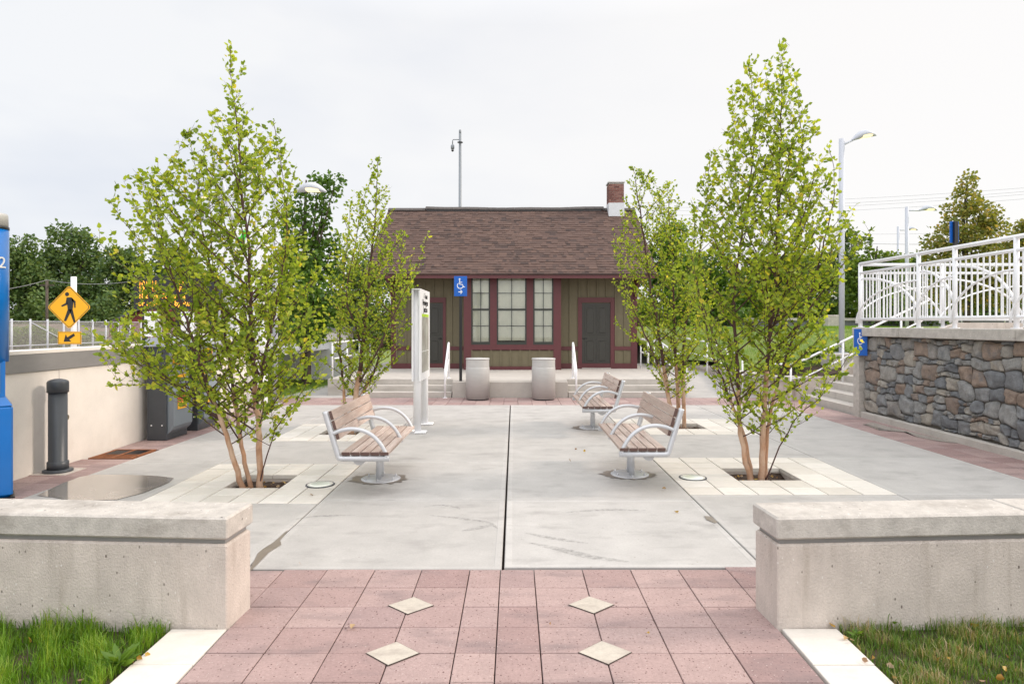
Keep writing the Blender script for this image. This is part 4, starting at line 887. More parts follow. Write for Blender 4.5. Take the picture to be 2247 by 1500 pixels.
MB().box(-.5, .35, -.3, .3, -.1, 1.62).build('shaft', 'wallc', t); MB().box(-.58, .43, -.36, .36, 1.621, 1.76).build('cap', 'capmetal', t)
t = thing('handrail', 'white bent pipe rail between ticket machines and pylon', 'handrail', (-5.55, 12.6, 0), group=None)
MB().tube([(0, 0, 0), (0, 0, .95), (0, .06, 1.02), (0, 1.2, 1.02), (0, 1.26, .95), (0, 1.26, 0)], .035, 12).build('rail', 'white', t)
# fence beyond the busway
t = thing('mesh_fence', 'long silver mesh fence beyond the left wall', 'fence', (-25, 26, 0)); FY = [26 + 1.24 * i for i in range(28)]
mb = MB()
for y in FY: MB().tube([(0, y - 26, -.1), (0, y - 26, 2.14)], .05, 8).build('post', 'lamp', t)
MB().tube([(0, -.0, .78), (0, FY[-1] - 26, .78)], .03, 6).build('rail', 'lamp', t); MB().tube([(0, 0, 2.02), (0, FY[-1] - 26, 2.02)], .02, 6).build('rail', 'lamp', t)
MB().tube([(0.02, 7.5, 1.95), (0.02, 11.1, .5)], .03, 6).build('brace', 'lamp', t)
mb = MB(); mb.add([(0.01, 0, .3), (0.01, FY[-1] - 26, .3), (0.01, FY[-1] - 26, 2.0), (0.01, 0, 2.0)], [(0, 1, 2, 3)]); mb.build('mesh_panel', 'mesh', t)
# barn
t = thing('red_barn', 'dark red barn with shallow gable beyond the mesh fence', 'barn', (-30.6, 62, -.2)); k = 62 / F_PX
mb = MB(); mb.prism([(-8.2, 0), (8.2, 0), (8.2, 2.0), (0, 5.7), (-8.2, 2.0)], (0, 0, 0), (1, 0, 0), (0, 0, 1), (0, 14, 0)); mb.build('wall', 'barn', t)
mb = MB(); mb.prism([(-8.8, 1.75), (-8.8, 1.95), (0, 5.95), (8.8, 1.95), (8.8, 1.75), (0, 5.72)], (0, -.5, 0), (1, 0, 0), (0, 0, 1), (0, 15, 0)); mb.build('roof', 'roofgrey', t)
mb = MB(); mb.box(-7.0, -6.2, -.05, 0, .5, 1.8); mb.build('window', 'roofgrey', t)
mb = MB(); mb.box(-7.1, -6.1, -.03, 0, .4, 1.9); mb.build('window_trim', 'whitepanel', t)
t = thing('utility_pole', 'thin wooden utility pole in front of the far left trees', 'pole', ((103 - VX) / F_PX * 66, 66, -.2)); MB().tube([(0, 0, 0), (0, 0, EYE + 97 * 66 / F_PX + .2)], .13, 8).build('shaft', 'bark2', t)
MB().box(-.7, .7, -.06, .06, 6.0, 6.12).build('crossarm', 'bark2', t)
t = thing('white_post', 'slim white post in the mesh fence row left of the barn', 'post', ((345 - VX) / F_PX * 40, 40, -.1)); MB().tube([(0, 0, 0), (0, 0, 2.2)], .05, 8).build('shaft', 'lamp', t)
# terrain at the left back
def terrain(name, x0, x1, y0, y1, nx, ny, fz, m):
    mb = MB()
    for i in range(nx + 1):
        for j in range(ny + 1): x, y = x0 + (x1 - x0) * i / nx, y0 + (y1 - y0) * j / ny; mb.v.append((x, y, fz(x, y)))
    for i in range(nx):
        for j in range(ny): a = i * (ny + 1) + j; mb.face((a, a + ny + 1, a + ny + 2, a + 1), 0, 0, True)
    return struct(mb.build(name, m))
def ss(a, b_, x): t_ = max(0, min(1, (x - a) / (b_ - a))); return t_ * t_ * (3 - 2 * t_)
terrain('embankment', -140, -26, 40, 130, 40, 24, lambda x, y: -.15 + 2.1 * ss(48, 74, y) * (.8 + .2 * math.sin(x * .21)) + .15 * math.sin(x * 1.1 + y), 'dirt')
# ================================================================ RIGHT SIDE
WXF = 7.03
t = thing('stone_wall', 'field stone retaining wall with concrete coping and curb on the right', 'wall', (WXF, 13, 0)); TY0, TY1 = -6.5, -.05
# stones: packed rows, edges warped, rounded faces
mb = MB(); 
def warp(y, z): return (y + .03 * math.sin(z * 7.1 + y * 2.3) + .018 * math.sin(z * 17 + y * 9), z + .022 * math.sin(y * 5.3 + z * 3) + .014 * math.sin(y * 14.7 + z * 11 + 2))
def stone(y0, y1, z0, z1):
    n = 9; r = random.random(); r = random.choice((.02, .16, .3, .43, .57, .71, .16, .3, .02, .86, 1.0)) + random.uniform(-.05, .05); dep = random.uniform(.018, .040); o = len(mb.v); c4 = [random.uniform(.0, .16) for _ in range(4)]; tu, tv = random.uniform(-.02, .02), random.uniform(-.02, .02); s1, s2 = random.uniform(0, 9), random.uniform(0, 9)
    cy, cz = (y0 + y1) / 2, (z0 + z1) / 2; hy, hz = (y1 - y0) / 2 - .0035, (z1 - z0) / 2 - .0035
    for i in range(n + 1):
        for j in range(n + 1):
            u, v = -1 + 2 * i / n, -1 + 2 * j / n
            e = (1 - abs(u) ** 7) * (1 - abs(v) ** 7); cr = 1 - c4[(u > 0) * 2 + (v > 0)] * (abs(u) * abs(v)) ** 3
            yy, zz = warp(cy + hy * u * cr, cz + hz * v * cr)
            zz = max(.135, min(1.612, zz))
            h = dep * (e ** .45 if e > 0 else 0) + .010 * math.sin(u * 3 + s1) * math.sin(v * 3.4 + s2) + .006 * math.sin(u * 9 + s2) * math.sin(v * 8 + s1) + tu * u + tv * v + random.uniform(0, .006)
            mb.v.append((-h * (1 if 0 < i < n and 0 < j < n else .0) + (0.012 if not (0 < i < n and 0 < j < n) else 0), yy, zz))
    for i in range(n):
        for j in range(n): a = o + i * (n + 1) + j; mb.face((a, a + 1, a + n + 2, a + n + 1), max(0, min(1, r)), 0, True)
def split(y0, y1, z0, z1, d=0):
    w, h = y1 - y0, z1 - z0
    if w > h * 2.2 or w > .64: 
        c = y0 + w * random.uniform(.32, .68); split(y0, c, z0, z1, d + 1); split(c, y1, z0, z1, d + 1)
    elif h > .32 or (h > w * 1.25 and h > .2) or (h > .21 and random.random() < .3):
        c = z0 + h * random.choice((random.uniform(.35, .65), random.uniform(.2, .3), random.uniform(.7, .8))); split(y0, y1, z0, c, d + 1); split(y0, y1, c, z1, d + 1)
    else: stone(y0, y1, z0, z1)
y = TY0
while y < TY1 - .05:
    w = random.uniform(.9, 1.5); y2 = min(y + w, TY1)
    if TY1 - y2 < .4: y2 = TY1
    zs = [.135, .135 + random.uniform(.4, .6), .135 + random.uniform(.9, 1.1), 1.615]
    for a in range(3): split(y, y2, zs[a], zs[a + 1])
    y = y2
mb.build('stone_facing', 'stone', t)
MB().box(.018, .30, TY0, TY1, -.1, 1.618).build('wall_core', 'grout', t)
MB().box(-.10, .02, TY0, TY1 + .0, -.1, .115, bev=.012).build('curb', 'step', t)
mb = MB(); mb.box(-.13, .06, TY1, TY1 + .22, -.1, 1.62, bev=.01); mb.box(.06, .36, TY1 + .001, TY1 + .22, -.1, 1.62); mb.build('end_pier', 'cap', t)
for (a, b_) in ((TY0, -4.1), (-4.1, -1.4), (-1.4, TY1 + .25)): MB().box(-.14, .46, a + .003, b_ - .003, 1.622, 1.79, bev=.01).build('coping', 'cap', t)
# sign on pier
sg = thing('accessible_sign', 'blue wheelchair sign fixed to the concrete pier end of the stone wall', 'sign', (6.93, 12.86, 0), math.radians(-38)); k = 12.9 / F_PX
MB().box(-.15, .09, -.05, -.035, 1.235, 1.765, bev=.003).build('sign_plate', 'signblue', sg)
mb = MB(); isa(mb, (-.03, -.0505, 1.42), (.68, 0, 0), (0, 0, 1), (0, -.003, 0), .30); mb.build('symbol', 'signwhite', sg)
MB().tube([(-.03, -.036, 1.3), (-.03, -.036, 1.7)], .012, 8).build('bracket', 'black', sg)
# terrace floor
struct(MB().box(7.33, 11.0, -1, 13.1, 1.2, 1.74).build('terrace', 'slab'))
# terrace railing
def guard(label, A, B, npost, posts=None, arcs=True, zb=1.79, zt_=3.11, z2=2.92, z1=1.96, nbal=None):
    A, B = Vector(A), Vector(B); D = B - A; Ln = D.length; u = D / Ln
    t = thing('guard_railing', label, 'railing', (A.x, A.y, zb)); 
    def q(s, z): p = u * s; return Vector((p.x, p.y, z - zb))
    for (z, r_) in ((zt_, .034), (z2, .028), (z1, .028)): MB().tube([q(0, z), q(Ln, z)], r_, 14).build('rail', 'white', t)
    ps = posts or [Ln * i / (npost - 1) for i in range(npost)]
    for s in ps: MB().tube([q(s, zb), q(s, zt_)], .036, 14).build('post', 'white', t); MB().lathe([(.075, 0), (.075, .012)], tuple(q(s, zb)), n=16).build('foot', 'white', t)
    for a, b_ in zip(ps[:-1], ps[1:]):
        n = max(2, round((b_ - a) / .125))
        for i in range(1, n): MB().tube([q(a + (b_ - a) * i / n, z1), q(a + (b_ - a) * i / n, z2)], .0125, 6, cap=False).build('baluster', 'white', t)
        if arcs:
            w = b_ - a; off = Vector((-u.y, u.x, 0)) * .03
            pt = [q(a + w * math.sin(th), z2 - .12 - (z2 - z1 - .05) * (1 - math.cos(th))) + off for th in [math.pi / 2 * i / 12 for i in range(13)]]
            MB().tube(pt, .022, 10).build('arch', 'white', t)
            pt = [q(b_ - w * 1.05 * math.sin(th), z2 - .28 - (z2 - z1 - .2) * (1 - math.cos(th))) - off for th in [math.pi / 2 * i / 12 for i in range(13)]]
            MB().tube([p for p in pt if True], .018, 10).build('arch', 'white', t)
    return t
guard('white arched railing running along the top of the stone wall coping', (7.22, 13.5), (7.22, 6.4), 0, posts=[0, 1.95, 2.9, 4.2, 5.7, 7.1])
guard('white arched railing set back behind the terrace, running left to right', (7.42, 13.85), (16.2, 13.85), 6, zt_=3.13, z2=2.95)
# stairs climbing to the right
t = thing('side_stairs', 'concrete stairs climbing right between the curved low wall and the stone wall', 'steps', (7.0, 13.2, 0))
for i in range(11):
    MB().box(.33 * i, .33 * (i + 1) + .02 if i < 10 else 6, .0 - .0, 2.62, -.08 if i == 0 else .158 * i - .003, .158 * (i + 1), bev=.006).build('step', 'step', t)
mb = MB(); mb.prism([(-.1, 0), (-.1, .61), (.95, .63), (1.4, 1.05), (3.9, 1.95), (6, 1.95), (6, 0)], (0, 2.62, -.05), (1, 0, 0), (0, 0, 1), (0, .2, 0)); mb.build('cheek_wall', 'conc', t)
# stair handrails
def stairrail(label, y, x0, x1):
    t = thing('handrail', label, 'handrail', (7.0, y, 0), group=None)
    zf = lambda x: .158 / .33 * x + .1
    MB().tube([(-.95, 0, .90), (-.35, 0, .90), (x0, 0, zf(x0) + .92), (x1, 0, zf(x1) + .92)], .026, 12).build('rail', 'white', t)
    MB().tube([(-.35, 0, .55), (x0, 0, zf(x0) + .5), (x1, 0, zf(x1) + .5)], .017, 10).build('mid_rail', 'white', t)
    for x, b_ in ((-.95, 0), (-.35, 0), (x0 + .9, .47), (x0 + 2.3, 1.1)): MB().tube([(x, 0, b_), (x, 0, max(.90, zf(x) + .9) if x > -.1 else .9)], .024, 10).build('post', 'white', t)
stairrail('white handrail rising with the side stairs from the low wall to the terrace', 15.55, 0, 3.0)
# curved seat wall
t = thing('curved_seat_wall', 'low curved concrete seat wall with pale cap edging the planted slope', 'wall', (6.5, 16, 0))
cpts = smoothpts([(7.05, 15.98, 0), (6.75, 15.93, 0), (6.45, 16.05, 0), (6.28, 16.5, 0), (6.2, 17.5, 0), (6.15, 18.8, 0), (5.95, 20.2, 0), (5.5, 21.6, 0), (4.9, 22.7, 0)], 4)
def sweepwall(pts, w0, w1, z0, z1, name, m, t, o):
    mb = MB()
    for i, p in enumerate(pts):
        d = (pts[min(i + 1, len(pts) - 1)] - pts[max(i - 1, 0)]).normalized(); n_ = Vector((d.y, -d.x, 0))
        for (w, z) in ((w0, z0), (w1, z0), (w1, z1), (w0, z1)): q = p + n_ * w - o; mb.v.append((q.x, q.y, z))
    for i in range(len(pts) - 1):
        for k in range(4): mb.face((i * 4 + k, i * 4 + (k + 1) % 4, i * 4 + 4 + (k + 1) % 4, i * 4 + 4 + k))
    mb.face((0, 1, 2, 3)); e = (len(pts) - 1) * 4; mb.face((e + 3, e + 2, e + 1, e)); return mb.build(name, m, t)
oo = Vector((6.5, 16, 0)); sweepwall(cpts, 0, .3, -.05, .46, 'wall_body', 'conc', t, oo); sweepwall(cpts, -.03, .33, .462, .57, 'cap', 'cap', t, oo)
# ramp walkway at right of the station steps
terrain('walkway_ramp', 4.35, 6.6, 16.39, 24, 2, 12, lambda x, y: -.003 + (PZ - .003) * ss(16.4, 21.0, y), 'slab')
MB_ = MB(); MB_.box(4.32, 4.36, 16.42, 24, -.1, PZ + .0); struct(MB_.build('ramp_edge', 'step'))
def rampz(p): return max(0, (PZ) * ss(16.4, 21, p[1]))
railing('white railing between the station platform and the sloping walkway', [(4.42, 16.6), (4.42, 17.9), (4.42, 19.2), (4.42, 20.4)], rampz, 1.0)
railing('white railing along the inside of the curved seat wall', [(6.0, 17.0), (6.0, 18.2), (5.85, 19.6), (5.5, 20.9), (5.0, 22.0)], rampz, 1.0)
railing('white railing at the right corner of the station house platform', [(4.15, 20.0), (4.15, 21.2), (4.6, 22.3), (4.9, 23.5)], lambda p: PZ, .95)
# hill on the right
def hz(x, y):
    a = ss(0, 6.5, (y - 16.2) * .55 + (x - 6.3) * .8); return .42 + 1.28 * a + .05 * math.sin(x * .7) * math.sin(y * .6)
mbx = MB(); nx, ny = 70, 60
for i in range(nx + 1):
    for j in range(ny + 1):
        y = 15.98 + (120 - 15.98) * (j / ny) ** 2.2; xe = 6.35 if y < 19 else 6.35 - 1.4 * ss(19, 22.7, y) if y < 23 else 4.95
        x = xe + (90 - xe) * (i / nx) ** 2; mbx.v.append((x, y, hz(x, y)))
for i in range(nx):
    for j in range(ny): a = i * (ny + 1) + j; mbx.face((a, a + ny + 1, a + ny + 2, a + 1), 0, 0, True)
struct(mbx.build('grass_slope', 'lawnbase'))
mbx = MB(); mbx.add([(11, -2, 1.66), (90, -2, 1.66), (90, 16.2, 1.66), (11, 16.2, 1.66)], [(0, 1, 2, 3)]); struct(mbx.build('upper_lawn', 'lawnbase'))
def slopegrass(n, x0, x1, y0, y1, m):
    x = RNG.uniform(x0, x1, n); y = y0 + (y1 - y0) * RNG.uniform(0, 1, n) ** 1.3; k = (x > 6.4) & ~((x < 8.6) & (y < 17.1)); x, y = x[k], y[k]; n = len(x)
    z = np.array([hz(a, b_) for a, b_ in zip(x, y)]); hh = RNG.uniform(.05, .12, n); ang = RNG.uniform(0, 6.28, n); w = RNG.uniform(.003, .007, n)
    V = np.empty((n, 3, 3)); V[:, 0] = np.stack([x - np.sin(ang) * w, y, z - .01], 1); V[:, 1] = np.stack([x + np.sin(ang) * w, y + .002, z - .01], 1); V[:, 2] = np.stack([x + np.cos(ang) * hh * .5, y + np.sin(ang) * hh * .3, z + hh * .8], 1)
    return tag(npmesh('grass', V.reshape(-1, 3), np.arange(n * 3).reshape(-1, 3), m, RNG.uniform(.2, 1, n), None, 3), 'green grass covering the slope behind the curved seat wall', kind='stuff')
slopegrass(60000, 6.4, 16, 16.1, 30, 'grassA')
terrain('mulch_bed', 6.42, 8.5, 16.25, 17.3, 16, 10, lambda x, y: hz(x, y) + .02 + random.uniform(0, .02), 'soil')
# lamp plinth, far stone wall
t = thing('lamp_plinth', 'square concrete plinth under the tall street lamp', 'plinth', (8.61, 17, 0)); MB().box(-.42, .36, -.3, .3, .4, 1.1, bev=.02).build('block', 'cap', t)
t = thing('far_stone_wall', 'long low grey stone wall with light cap across the far lawn', 'wall', (20, 44, 1.4)); MB().box(-6, 45, 0, .5, 0, .72).build('wall_body', 'stone', t); MB().box(-6.1, 45, -.1, .6, .721, .9).build('cap', 'step', t)
t = thing('concrete_marker', 'small pale concrete block on the far lawn left of the street lamp', 'block', (13.2, 27, 1.5)); MB().box(-.2, .35, -.2, .2, 0, .75, bev=.03).build('block', 'cap', t)
sg = thing('terrace_sign', 'back of a narrow blue sign on a black post above the terrace railing', 'sign', (11.12, 16.3, 1.6))
MB().box(-.045, .045, -.04, .04, 0, EYE + (VY - 486) * 16.3 / F_PX - 1.6).build('post', 'black', sg)
MB().box(-.115, .115, .045, .055, EYE + (VY - 532) * 16.3 / F_PX - 1.6, EYE + (VY - 485) * 16.3 / F_PX - 1.6).build('sign_plate', 'signblue', sg)
railing('white railing on the far lawn beyond the terrace', [(15 + 1.6 * i, 24) for i in range(8)], lambda p: 1.62, 1.0)
# power lines
def wire(label, p0, p1, sag, r_=.02):
    pts = [p0.lerp(p1, i / 16) + Vector((0, 0, -sag * 4 * (i / 16) * (1 - i / 16))) for i in range(17)]
    ob = MB().tube(pts, r_, 5).build('power_line', 'wire'); tag(ob, label, 'cable', 'overhead power lines'); return ob
for i, (ya, yb, nm) in enumerate(((438, 410, 'topmost'), (448, 418, 'second'), (455, 424, 'third'), (465, 434, 'lowest'))):
    wire('%s of the four thin power lines crossing the right sky' % nm, P(1365, ya + 6, 70), P(2300, yb - 2, 50), .5, .012)
wire('thin power line low over the right background trees', P(1780, 513, 60), P(2300, 502, 60), .2, .012)
wire('thick cable just above the far trees on the right', P(1800, 531, 45), P(2300, 528, 45), .2, .018)
wire('thin power line crossing the dark trees on the far left', P(-40, 640, 62), P(103, 614, 66), .2, .02)
wire('sagging power line between utility pole and barn', P(103, 614, 66), P(330, 610, 62), .5, .02)
# ================================================================ TREES
def outline_at(ol, py):
    if py <= ol[0][0]: return ol[0][1], ol[0][2]
    for a, b_ in zip(ol[:-1], ol[1:]):
        if py <= b_[0]:
            t_ = (py - a[0]) / (b_[0] - a[0]); return a[1] + (b_[1] - a[1]) * t_, a[2] + (b_[2] - a[2]) * t_
    return ol[-1][1], ol[-1][2]
def birch(label, Y, stems, ol, r0, leafsize, step=.085, dens=1., top=None, extra=()):
    """stems: list of (points [(px,py,dy)], radius); outline in photo pixels converted to metres at depth Y."""
    k = Y / F_PX
    base = P(stems[0][0][0][0], stems[0][0][0][1], Y)
    t = thing('river_birch', label, 'tree', (base.x, Y, -.09), group='river birches in the plaza')
    o = Vector((base.x, Y, -.09))
    def lim(z):
        py = VY - (z - EYE) / k; l, r_ = outline_at(ol, py); return (l - VX) * k, (r_ - VX) * k
    tr, br, tw = MB(), MB(), MB(); LP, LD, LS, LK = [], [], [], []
    zmin = EYE + (VY - ol[-1][0]) * k; ztop = EYE + (VY - ol[0][0]) * k
    for si, (sp, rr) in enumerate(stems):
        pts = [P(a, b_, Y) + Vector((0, c, 0)) for (a, b_, c) in sp]
        if si < 99: pts[0].z = -.09 if sp[0][1] > VY + 150 and abs(pts[0].z) < .35 else pts[0].z
        pts = smoothpts(pts, 5)
        for i, p in enumerate(pts): 
            if i: p.x += random.uniform(-.012, .012); p.y += random.uniform(-.015, .015)
        n = len(pts); rr *= .82; rad = [max(.0035, rr * (1 - i / (n - 1)) ** .9) for i in range(n)]
        if pts[0].z < 0: rad[0] *= 1.25
        cut = next((i for i in range(n) if pts[i].z > random.uniform(.85, 1.35) * (1 if Y < 9 else .9) or rad[i] < .014), n - 1)
        if cut > 0: tr.tube([p - o for p in pts[:cut + 1]], rad[:cut + 1], 10)
        if cut < n - 1: tr.tube([p - o for p in pts[cut:]], rad[cut:], 8, mi=1)
        # walk along the stem
        acc = 0; az = random.uniform(0, 6.28); tot = sum((pts[i + 1] - pts[i]).length for i in range(n - 1)); run = 0
        for i in range(n - 1):
            seg = pts[i + 1] - pts[i]; L_ = seg.length; s = 0
            while acc + (L_ - s) > step:
                s += step - acc; acc = 0; p = pts[i] + seg * (s / L_); fr_ = (run + s) / tot
                if p.z < max(.42, zmin - .25): continue
                az += 2.4 + random.uniform(-.5, .5); hgt = (p.z - zmin) / (ztop - zmin)
                el = math.radians(random.uniform(22, 42) + 26 * max(0, hgt)); 
                zz = p.z + .25; l, r_ = lim(zz); cx = (l + r_) / 2; hw = max(.05, (r_ - l) / 2); hd = hw * .8
                # distance to the crown ellipse in this direction
                ca, sa = math.cos(az), math.sin(az); px_, py_ = (p.x - cx) / hw, (p.y - Y) / hd; dx, dy = ca / hw, sa / hd
                A_ = dx * dx + dy * dy; B_ = px_ * dx + py_ * dy; C_ = px_ * px_ + py_ * py_ - 1; disc = B_ * B_ - A_ * C_
                dist = (-B_ + math.sqrt(disc)) / A_ if disc > 0 and C_ < 0 else .08
                dist = min(dist * random.uniform(.55, 1.03), 1.15)
                if dist < .12: dist = random.uniform(.07, .15)
                bl = dist / math.cos(el) if el < 1.3 else dist
                rb = min(rad[i] * .55, .004 + .006 * bl)
                q = [p]; m_ = 5; dirv = Vector((ca * math.cos(el * .8), sa * math.cos(el * .8), math.sin(el * .8)))
                for j in range(m_): dirv = (dirv + Vector((0, 0, .10)) + Vector((random.uniform(-.12, .12), random.uniform(-.12, .12), random.uniform(-.05, .05)))).normalized(); q.append(q[-1] + dirv * (bl / m_))
                for j in range(1, len(q)):
                    lz = lim(q[j].z)
                    if not (((q[j].x - (lz[0] + lz[1]) / 2) / ((lz[1] - lz[0]) / 2 + .04)) ** 2 + ((q[j].y - Y) / ((lz[1] - lz[0]) * .43 + .06)) ** 2 < 1.0) or q[j].z > ztop: q = q[:j] + [q[j - 1] + (q[j] - q[j - 1]) * .02 * (w_ + 1) for w_ in range(len(q) - j)]; break
                br.tube([x - o for x in q], [rb * (1 - .8 * j / m_) for j in range(m_ + 1)], 5, cap=False)
                tip = False
                def put(a, d_):
                    LP.append(tuple(a - o)); dd = (d_ + Vector((random.gauss(0, .7), random.gauss(0, .7), random.gauss(-.25, .5)))); LD.append(tuple(dd)); LS.append(leafsize * random.uniform(.6, 1.18)); LK.append(tip)
                if rad[i] < .012:
                    tip = True
                    sd_ = seg.normalized()
                    for j in range(int(step / .018)): put(p + seg.normalized() * random.uniform(0, step) + Vector((random.gauss(0, .03), random.gauss(0, .03), 0)), (sd_ + Vector((ca, sa, 0)) * .8))
                tip = False
                nl = int(bl / .030 * dens)
                for j in range(nl):
                    f = .12 + .88 * (j + random.random()) / max(nl, 1); f = min(f, .999); a = q[int(f * m_)].lerp(q[int(f * m_) + 1], f * m_ - int(f * m_)); put(a + Vector((random.gauss(0, .012), random.gauss(0, .012), random.gauss(0, .01))), dirv)
                nt_ = int(bl / .10)
                for j in range(nt_):
                    f = min(.97, .15 + .85 * (j + random.random()) / nt_); a = q[int(f * m_)].lerp(q[int(f * m_) + 1], f * m_ - int(f * m_))
                    tl = random.uniform(.05, .22) * min(1, .35 + hw); td = (dirv * .8 + Vector((random.gauss(0, .7), random.gauss(0, .7), random.uniform(-.1, .7)))).normalized(); b_ = a + td * tl
                    l2, r2 = lim(b_.z)
                    if ((b_.x - (l2 + r2) / 2) / ((r2 - l2) / 2 + .06)) ** 2 + ((b_.y - Y) / ((r2 - l2) * .43 + .08)) ** 2 > 1: continue
                    tw.tube([a - o, b_ - o], [.0022, .001], 3, cap=False)
                    for w_ in range(max(2, int(tl / .026 * dens))): put(a.lerp(b_, random.uniform(.2, 1.05)), td)
            acc += L_ - s; run += L_
    tk = tr.build('trunk', ['bark', 'twig'], t); br.build('branches', 'twig', t); tw.build('twigs', 'twig', t)
    LP = np.array(LP); LD = np.array(LD); LS = np.array(LS); keep = np.array(LK)
    for i, p_ in enumerate(LP):
        l, r_ = lim(p_[2] + o.z); l -= o.x; r_ -= o.x; wob = .035 * math.sin(p_[2] * 14 + p_[1] * 5) + .05 * math.sin(p_[2] * 5.3 + 1)
        hd = (r_ - l) / 2 * .85 + .05; cx = (l + r_) / 2; hw = (r_ - l) / 2 + .03 + wob
        if keep[i]: continue
        keep[i] = ((p_[0] - cx) / hw) ** 2 + (p_[1] / hd) ** 2 * .8 < random.uniform(.85, 1.15) and p_[2] + o.z < ztop + .05
    LP, LD, LS = LP[keep], LD[keep], LS[keep]
    n = len(LP); cl = np.sin(LP[:, 0] * 5.1 + LP[:, 2] * 3) * np.sin(LP[:, 1] * 6 + LP[:, 2] * 4.3); r = np.clip(RNG.normal(.42, .22, n) + .13 * cl, 0, 1); 
    fo = leaves('foliage', LP, LD, LS, r, 'leafA', t, w=.37)
    print('birch', n); return t
# left front
OL1 = [(108, 496, 516), (150, 486, 530), (200, 468, 556), (260, 455, 566), (300, 425, 622), (340, 392, 640), (380, 352, 660), (410, 278, 668), (440, 268, 662), (500, 244, 668), (560, 228, 700), (600, 190, 722), (650, 196, 735), (700, 208, 735), (760, 228, 728), (800, 215, 715), (840, 222, 712), (880, 248, 700), (920, 300, 680), (950, 390, 640), (985, 470, 600)]
birch('large multi stemmed birch at the left front, beside the bench facing right', 7.55,
      [([(535, 1066, 0), (512, 1000, -.02), (490, 920, -.05), (462, 840, -.1), (432, 740, -.12), (405, 640, -.15), (372, 530, -.15), (350, 400, -.15)], .042),
       ([(546, 1066, .06), (530, 1000, .08), (508, 900, .1), (490, 790, .15), (468, 680, .2), (430, 520, .2), (410, 400, .25), (432, 300, .25)], .034),
       ([(571, 1068, .0), (568, 960, .02), (563, 880, 0), (556, 780, 0), (552, 690, 0), (545, 560, .02), (530, 420, .0), (522, 300, 0), (510, 200, 0), (505, 108, 0)], .045),
       ([(564, 900, .0), (585, 800, -.1), (612, 690, -.15), (636, 560, -.15), (632, 430, -.1), (606, 272, -.1)], .024),
       ([(566, 930, .0), (610, 860, .15), (650, 780, .25), (685, 700, .3)], .012),
       ([(490, 920, -.05), (430, 860, -.2), (350, 800, -.35), (270, 740, -.4)], .017),
       ([(462, 840, -.1), (400, 760, .2), (320, 680, .4), (262, 600, .45), (283, 420, .4)], .018),
       ([(500, 950, .0), (420, 890, .1), (330, 850, .1), (240, 845, .05)], .013),
       ([(565, 1000, 0), (610, 940, -.1), (660, 880, -.15), (690, 810, -.15)], .011),
       ([(556, 780, 0), (520, 660, .3), (480, 540, .35), (450, 420, .3), (448, 330, .25)], .016)],
      OL1, .045, .063, step=.096, dens=.60)
OL2 = [(98, 1706, 1728), (140, 1632, 1742), (180, 1612, 1752), (240, 1592, 1782), (290, 1588, 1782), (330, 1560, 1780), (380, 1548, 1822), (430, 1528, 1858), (480, 1510, 1868), (540, 1486, 1888), (600, 1478, 1893), (650, 1484, 1888), (700, 1494, 1880), (750, 1508, 1880), (800, 1520, 1862), (850, 1545, 1820), (890, 1545, 1790), (930, 1560, 1750), (960, 1590, 1720)]
birch('tallest birch, at the right front with a white paver surround', 7.95,
      [([(1648, 1048, -.02), (1630, 980, 0), (1622, 900, 0), (1618, 780, .02), (1612, 660, .05), (1630, 520, .05), (1652, 380, .05), (1656, 250, .0), (1642, 140, 0)], .040),
       ([(1672, 1048, .0), (1674, 960, 0), (1680, 860, 0), (1690, 740, 0), (1700, 620, 0), (1706, 480, 0), (1712, 330, 0), (1715, 200, 0), (1718, 100, 0)], .047),
       ([(1682, 1048, .06), (1690, 950, .08), (1712, 850, .1), (1752, 740, .15), (1800, 620, .2), (1832, 500, .2), (1850, 400, .2), (1838, 310, .2)], .03),
       ([(1655, 1048, .06), (1640, 960, .1), (1605, 860, .2), (1570, 740, .3), (1545, 600, .3), (1560, 460, .25), (1570, 330, .2)], .028),
       ([(1684, 800, 0), (1740, 700, -.25), (1800, 610, -.35), (1868, 520, -.4)], .018),
       ([(1622, 900, 0), (1580, 800, -.25), (1530, 690, -.35), (1500, 560, -.3)], .017),
       ([(1676, 980, 0), (1730, 920, -.15), (1790, 860, -.2), (1850, 770, -.2)], .012),
       ([(1690, 740, 0), (1740, 600, .1), (1768, 460, .1), (1770, 330, .1), (1758, 250, .05)], .018),
       ([(1690, 720, 0), (1660, 600, -.2), (1612, 480, -.25), (1592, 300, -.2)], .016)],
      OL2, .045, .062, step=.096, dens=.60)
OL3 = [(348, 822, 834), (390, 806, 852), (440, 752, 866), (480, 746, 880), (540, 726, 905), (600, 706, 925), (660, 694, 930), (720, 690, 924), (780, 690, 915), (820, 712, 895), (850, 740, 880), (875, 752, 850)]
birch('smaller birch at the left back, in front of the station steps', 11.1,
      [([(768, 905, 0), (784, 850, 0), (796, 760, 0), (806, 650, 0), (818, 540, 0), (826, 440, 0), (828, 350, 0)], .06),
       ([(776, 900, .1), (800, 850, .1), (826, 790, .2), (850, 680, .3), (872, 590, .3), (875, 500, .3)], .04),
       ([(764, 905, 0), (750, 850, .1), (735, 760, .3), (742, 640, .3), (752, 520, .3), (760, 445, .3)], .035),
       ([(784, 850, 0), (840, 760, -.3), (890, 660, -.5), (925, 590, -.5), (948, 520, -.5)], .025),
       ([(796, 760, 0), (770, 650, -.3), (790, 540, -.3), (800, 440, -.2)], .022)],
      OL3 , .06, .056, step=.1, dens=.85)
OL4 = [(368, 1384, 1400), (400, 1374, 1478), (440, 1352, 1505), (500, 1345, 1540), (560, 1330, 1560), (620, 1328, 1575), (680, 1336, 1580), (740, 1345, 1575), (790, 1366, 1562), (830, 1392, 1545), (860, 1420, 1530)]
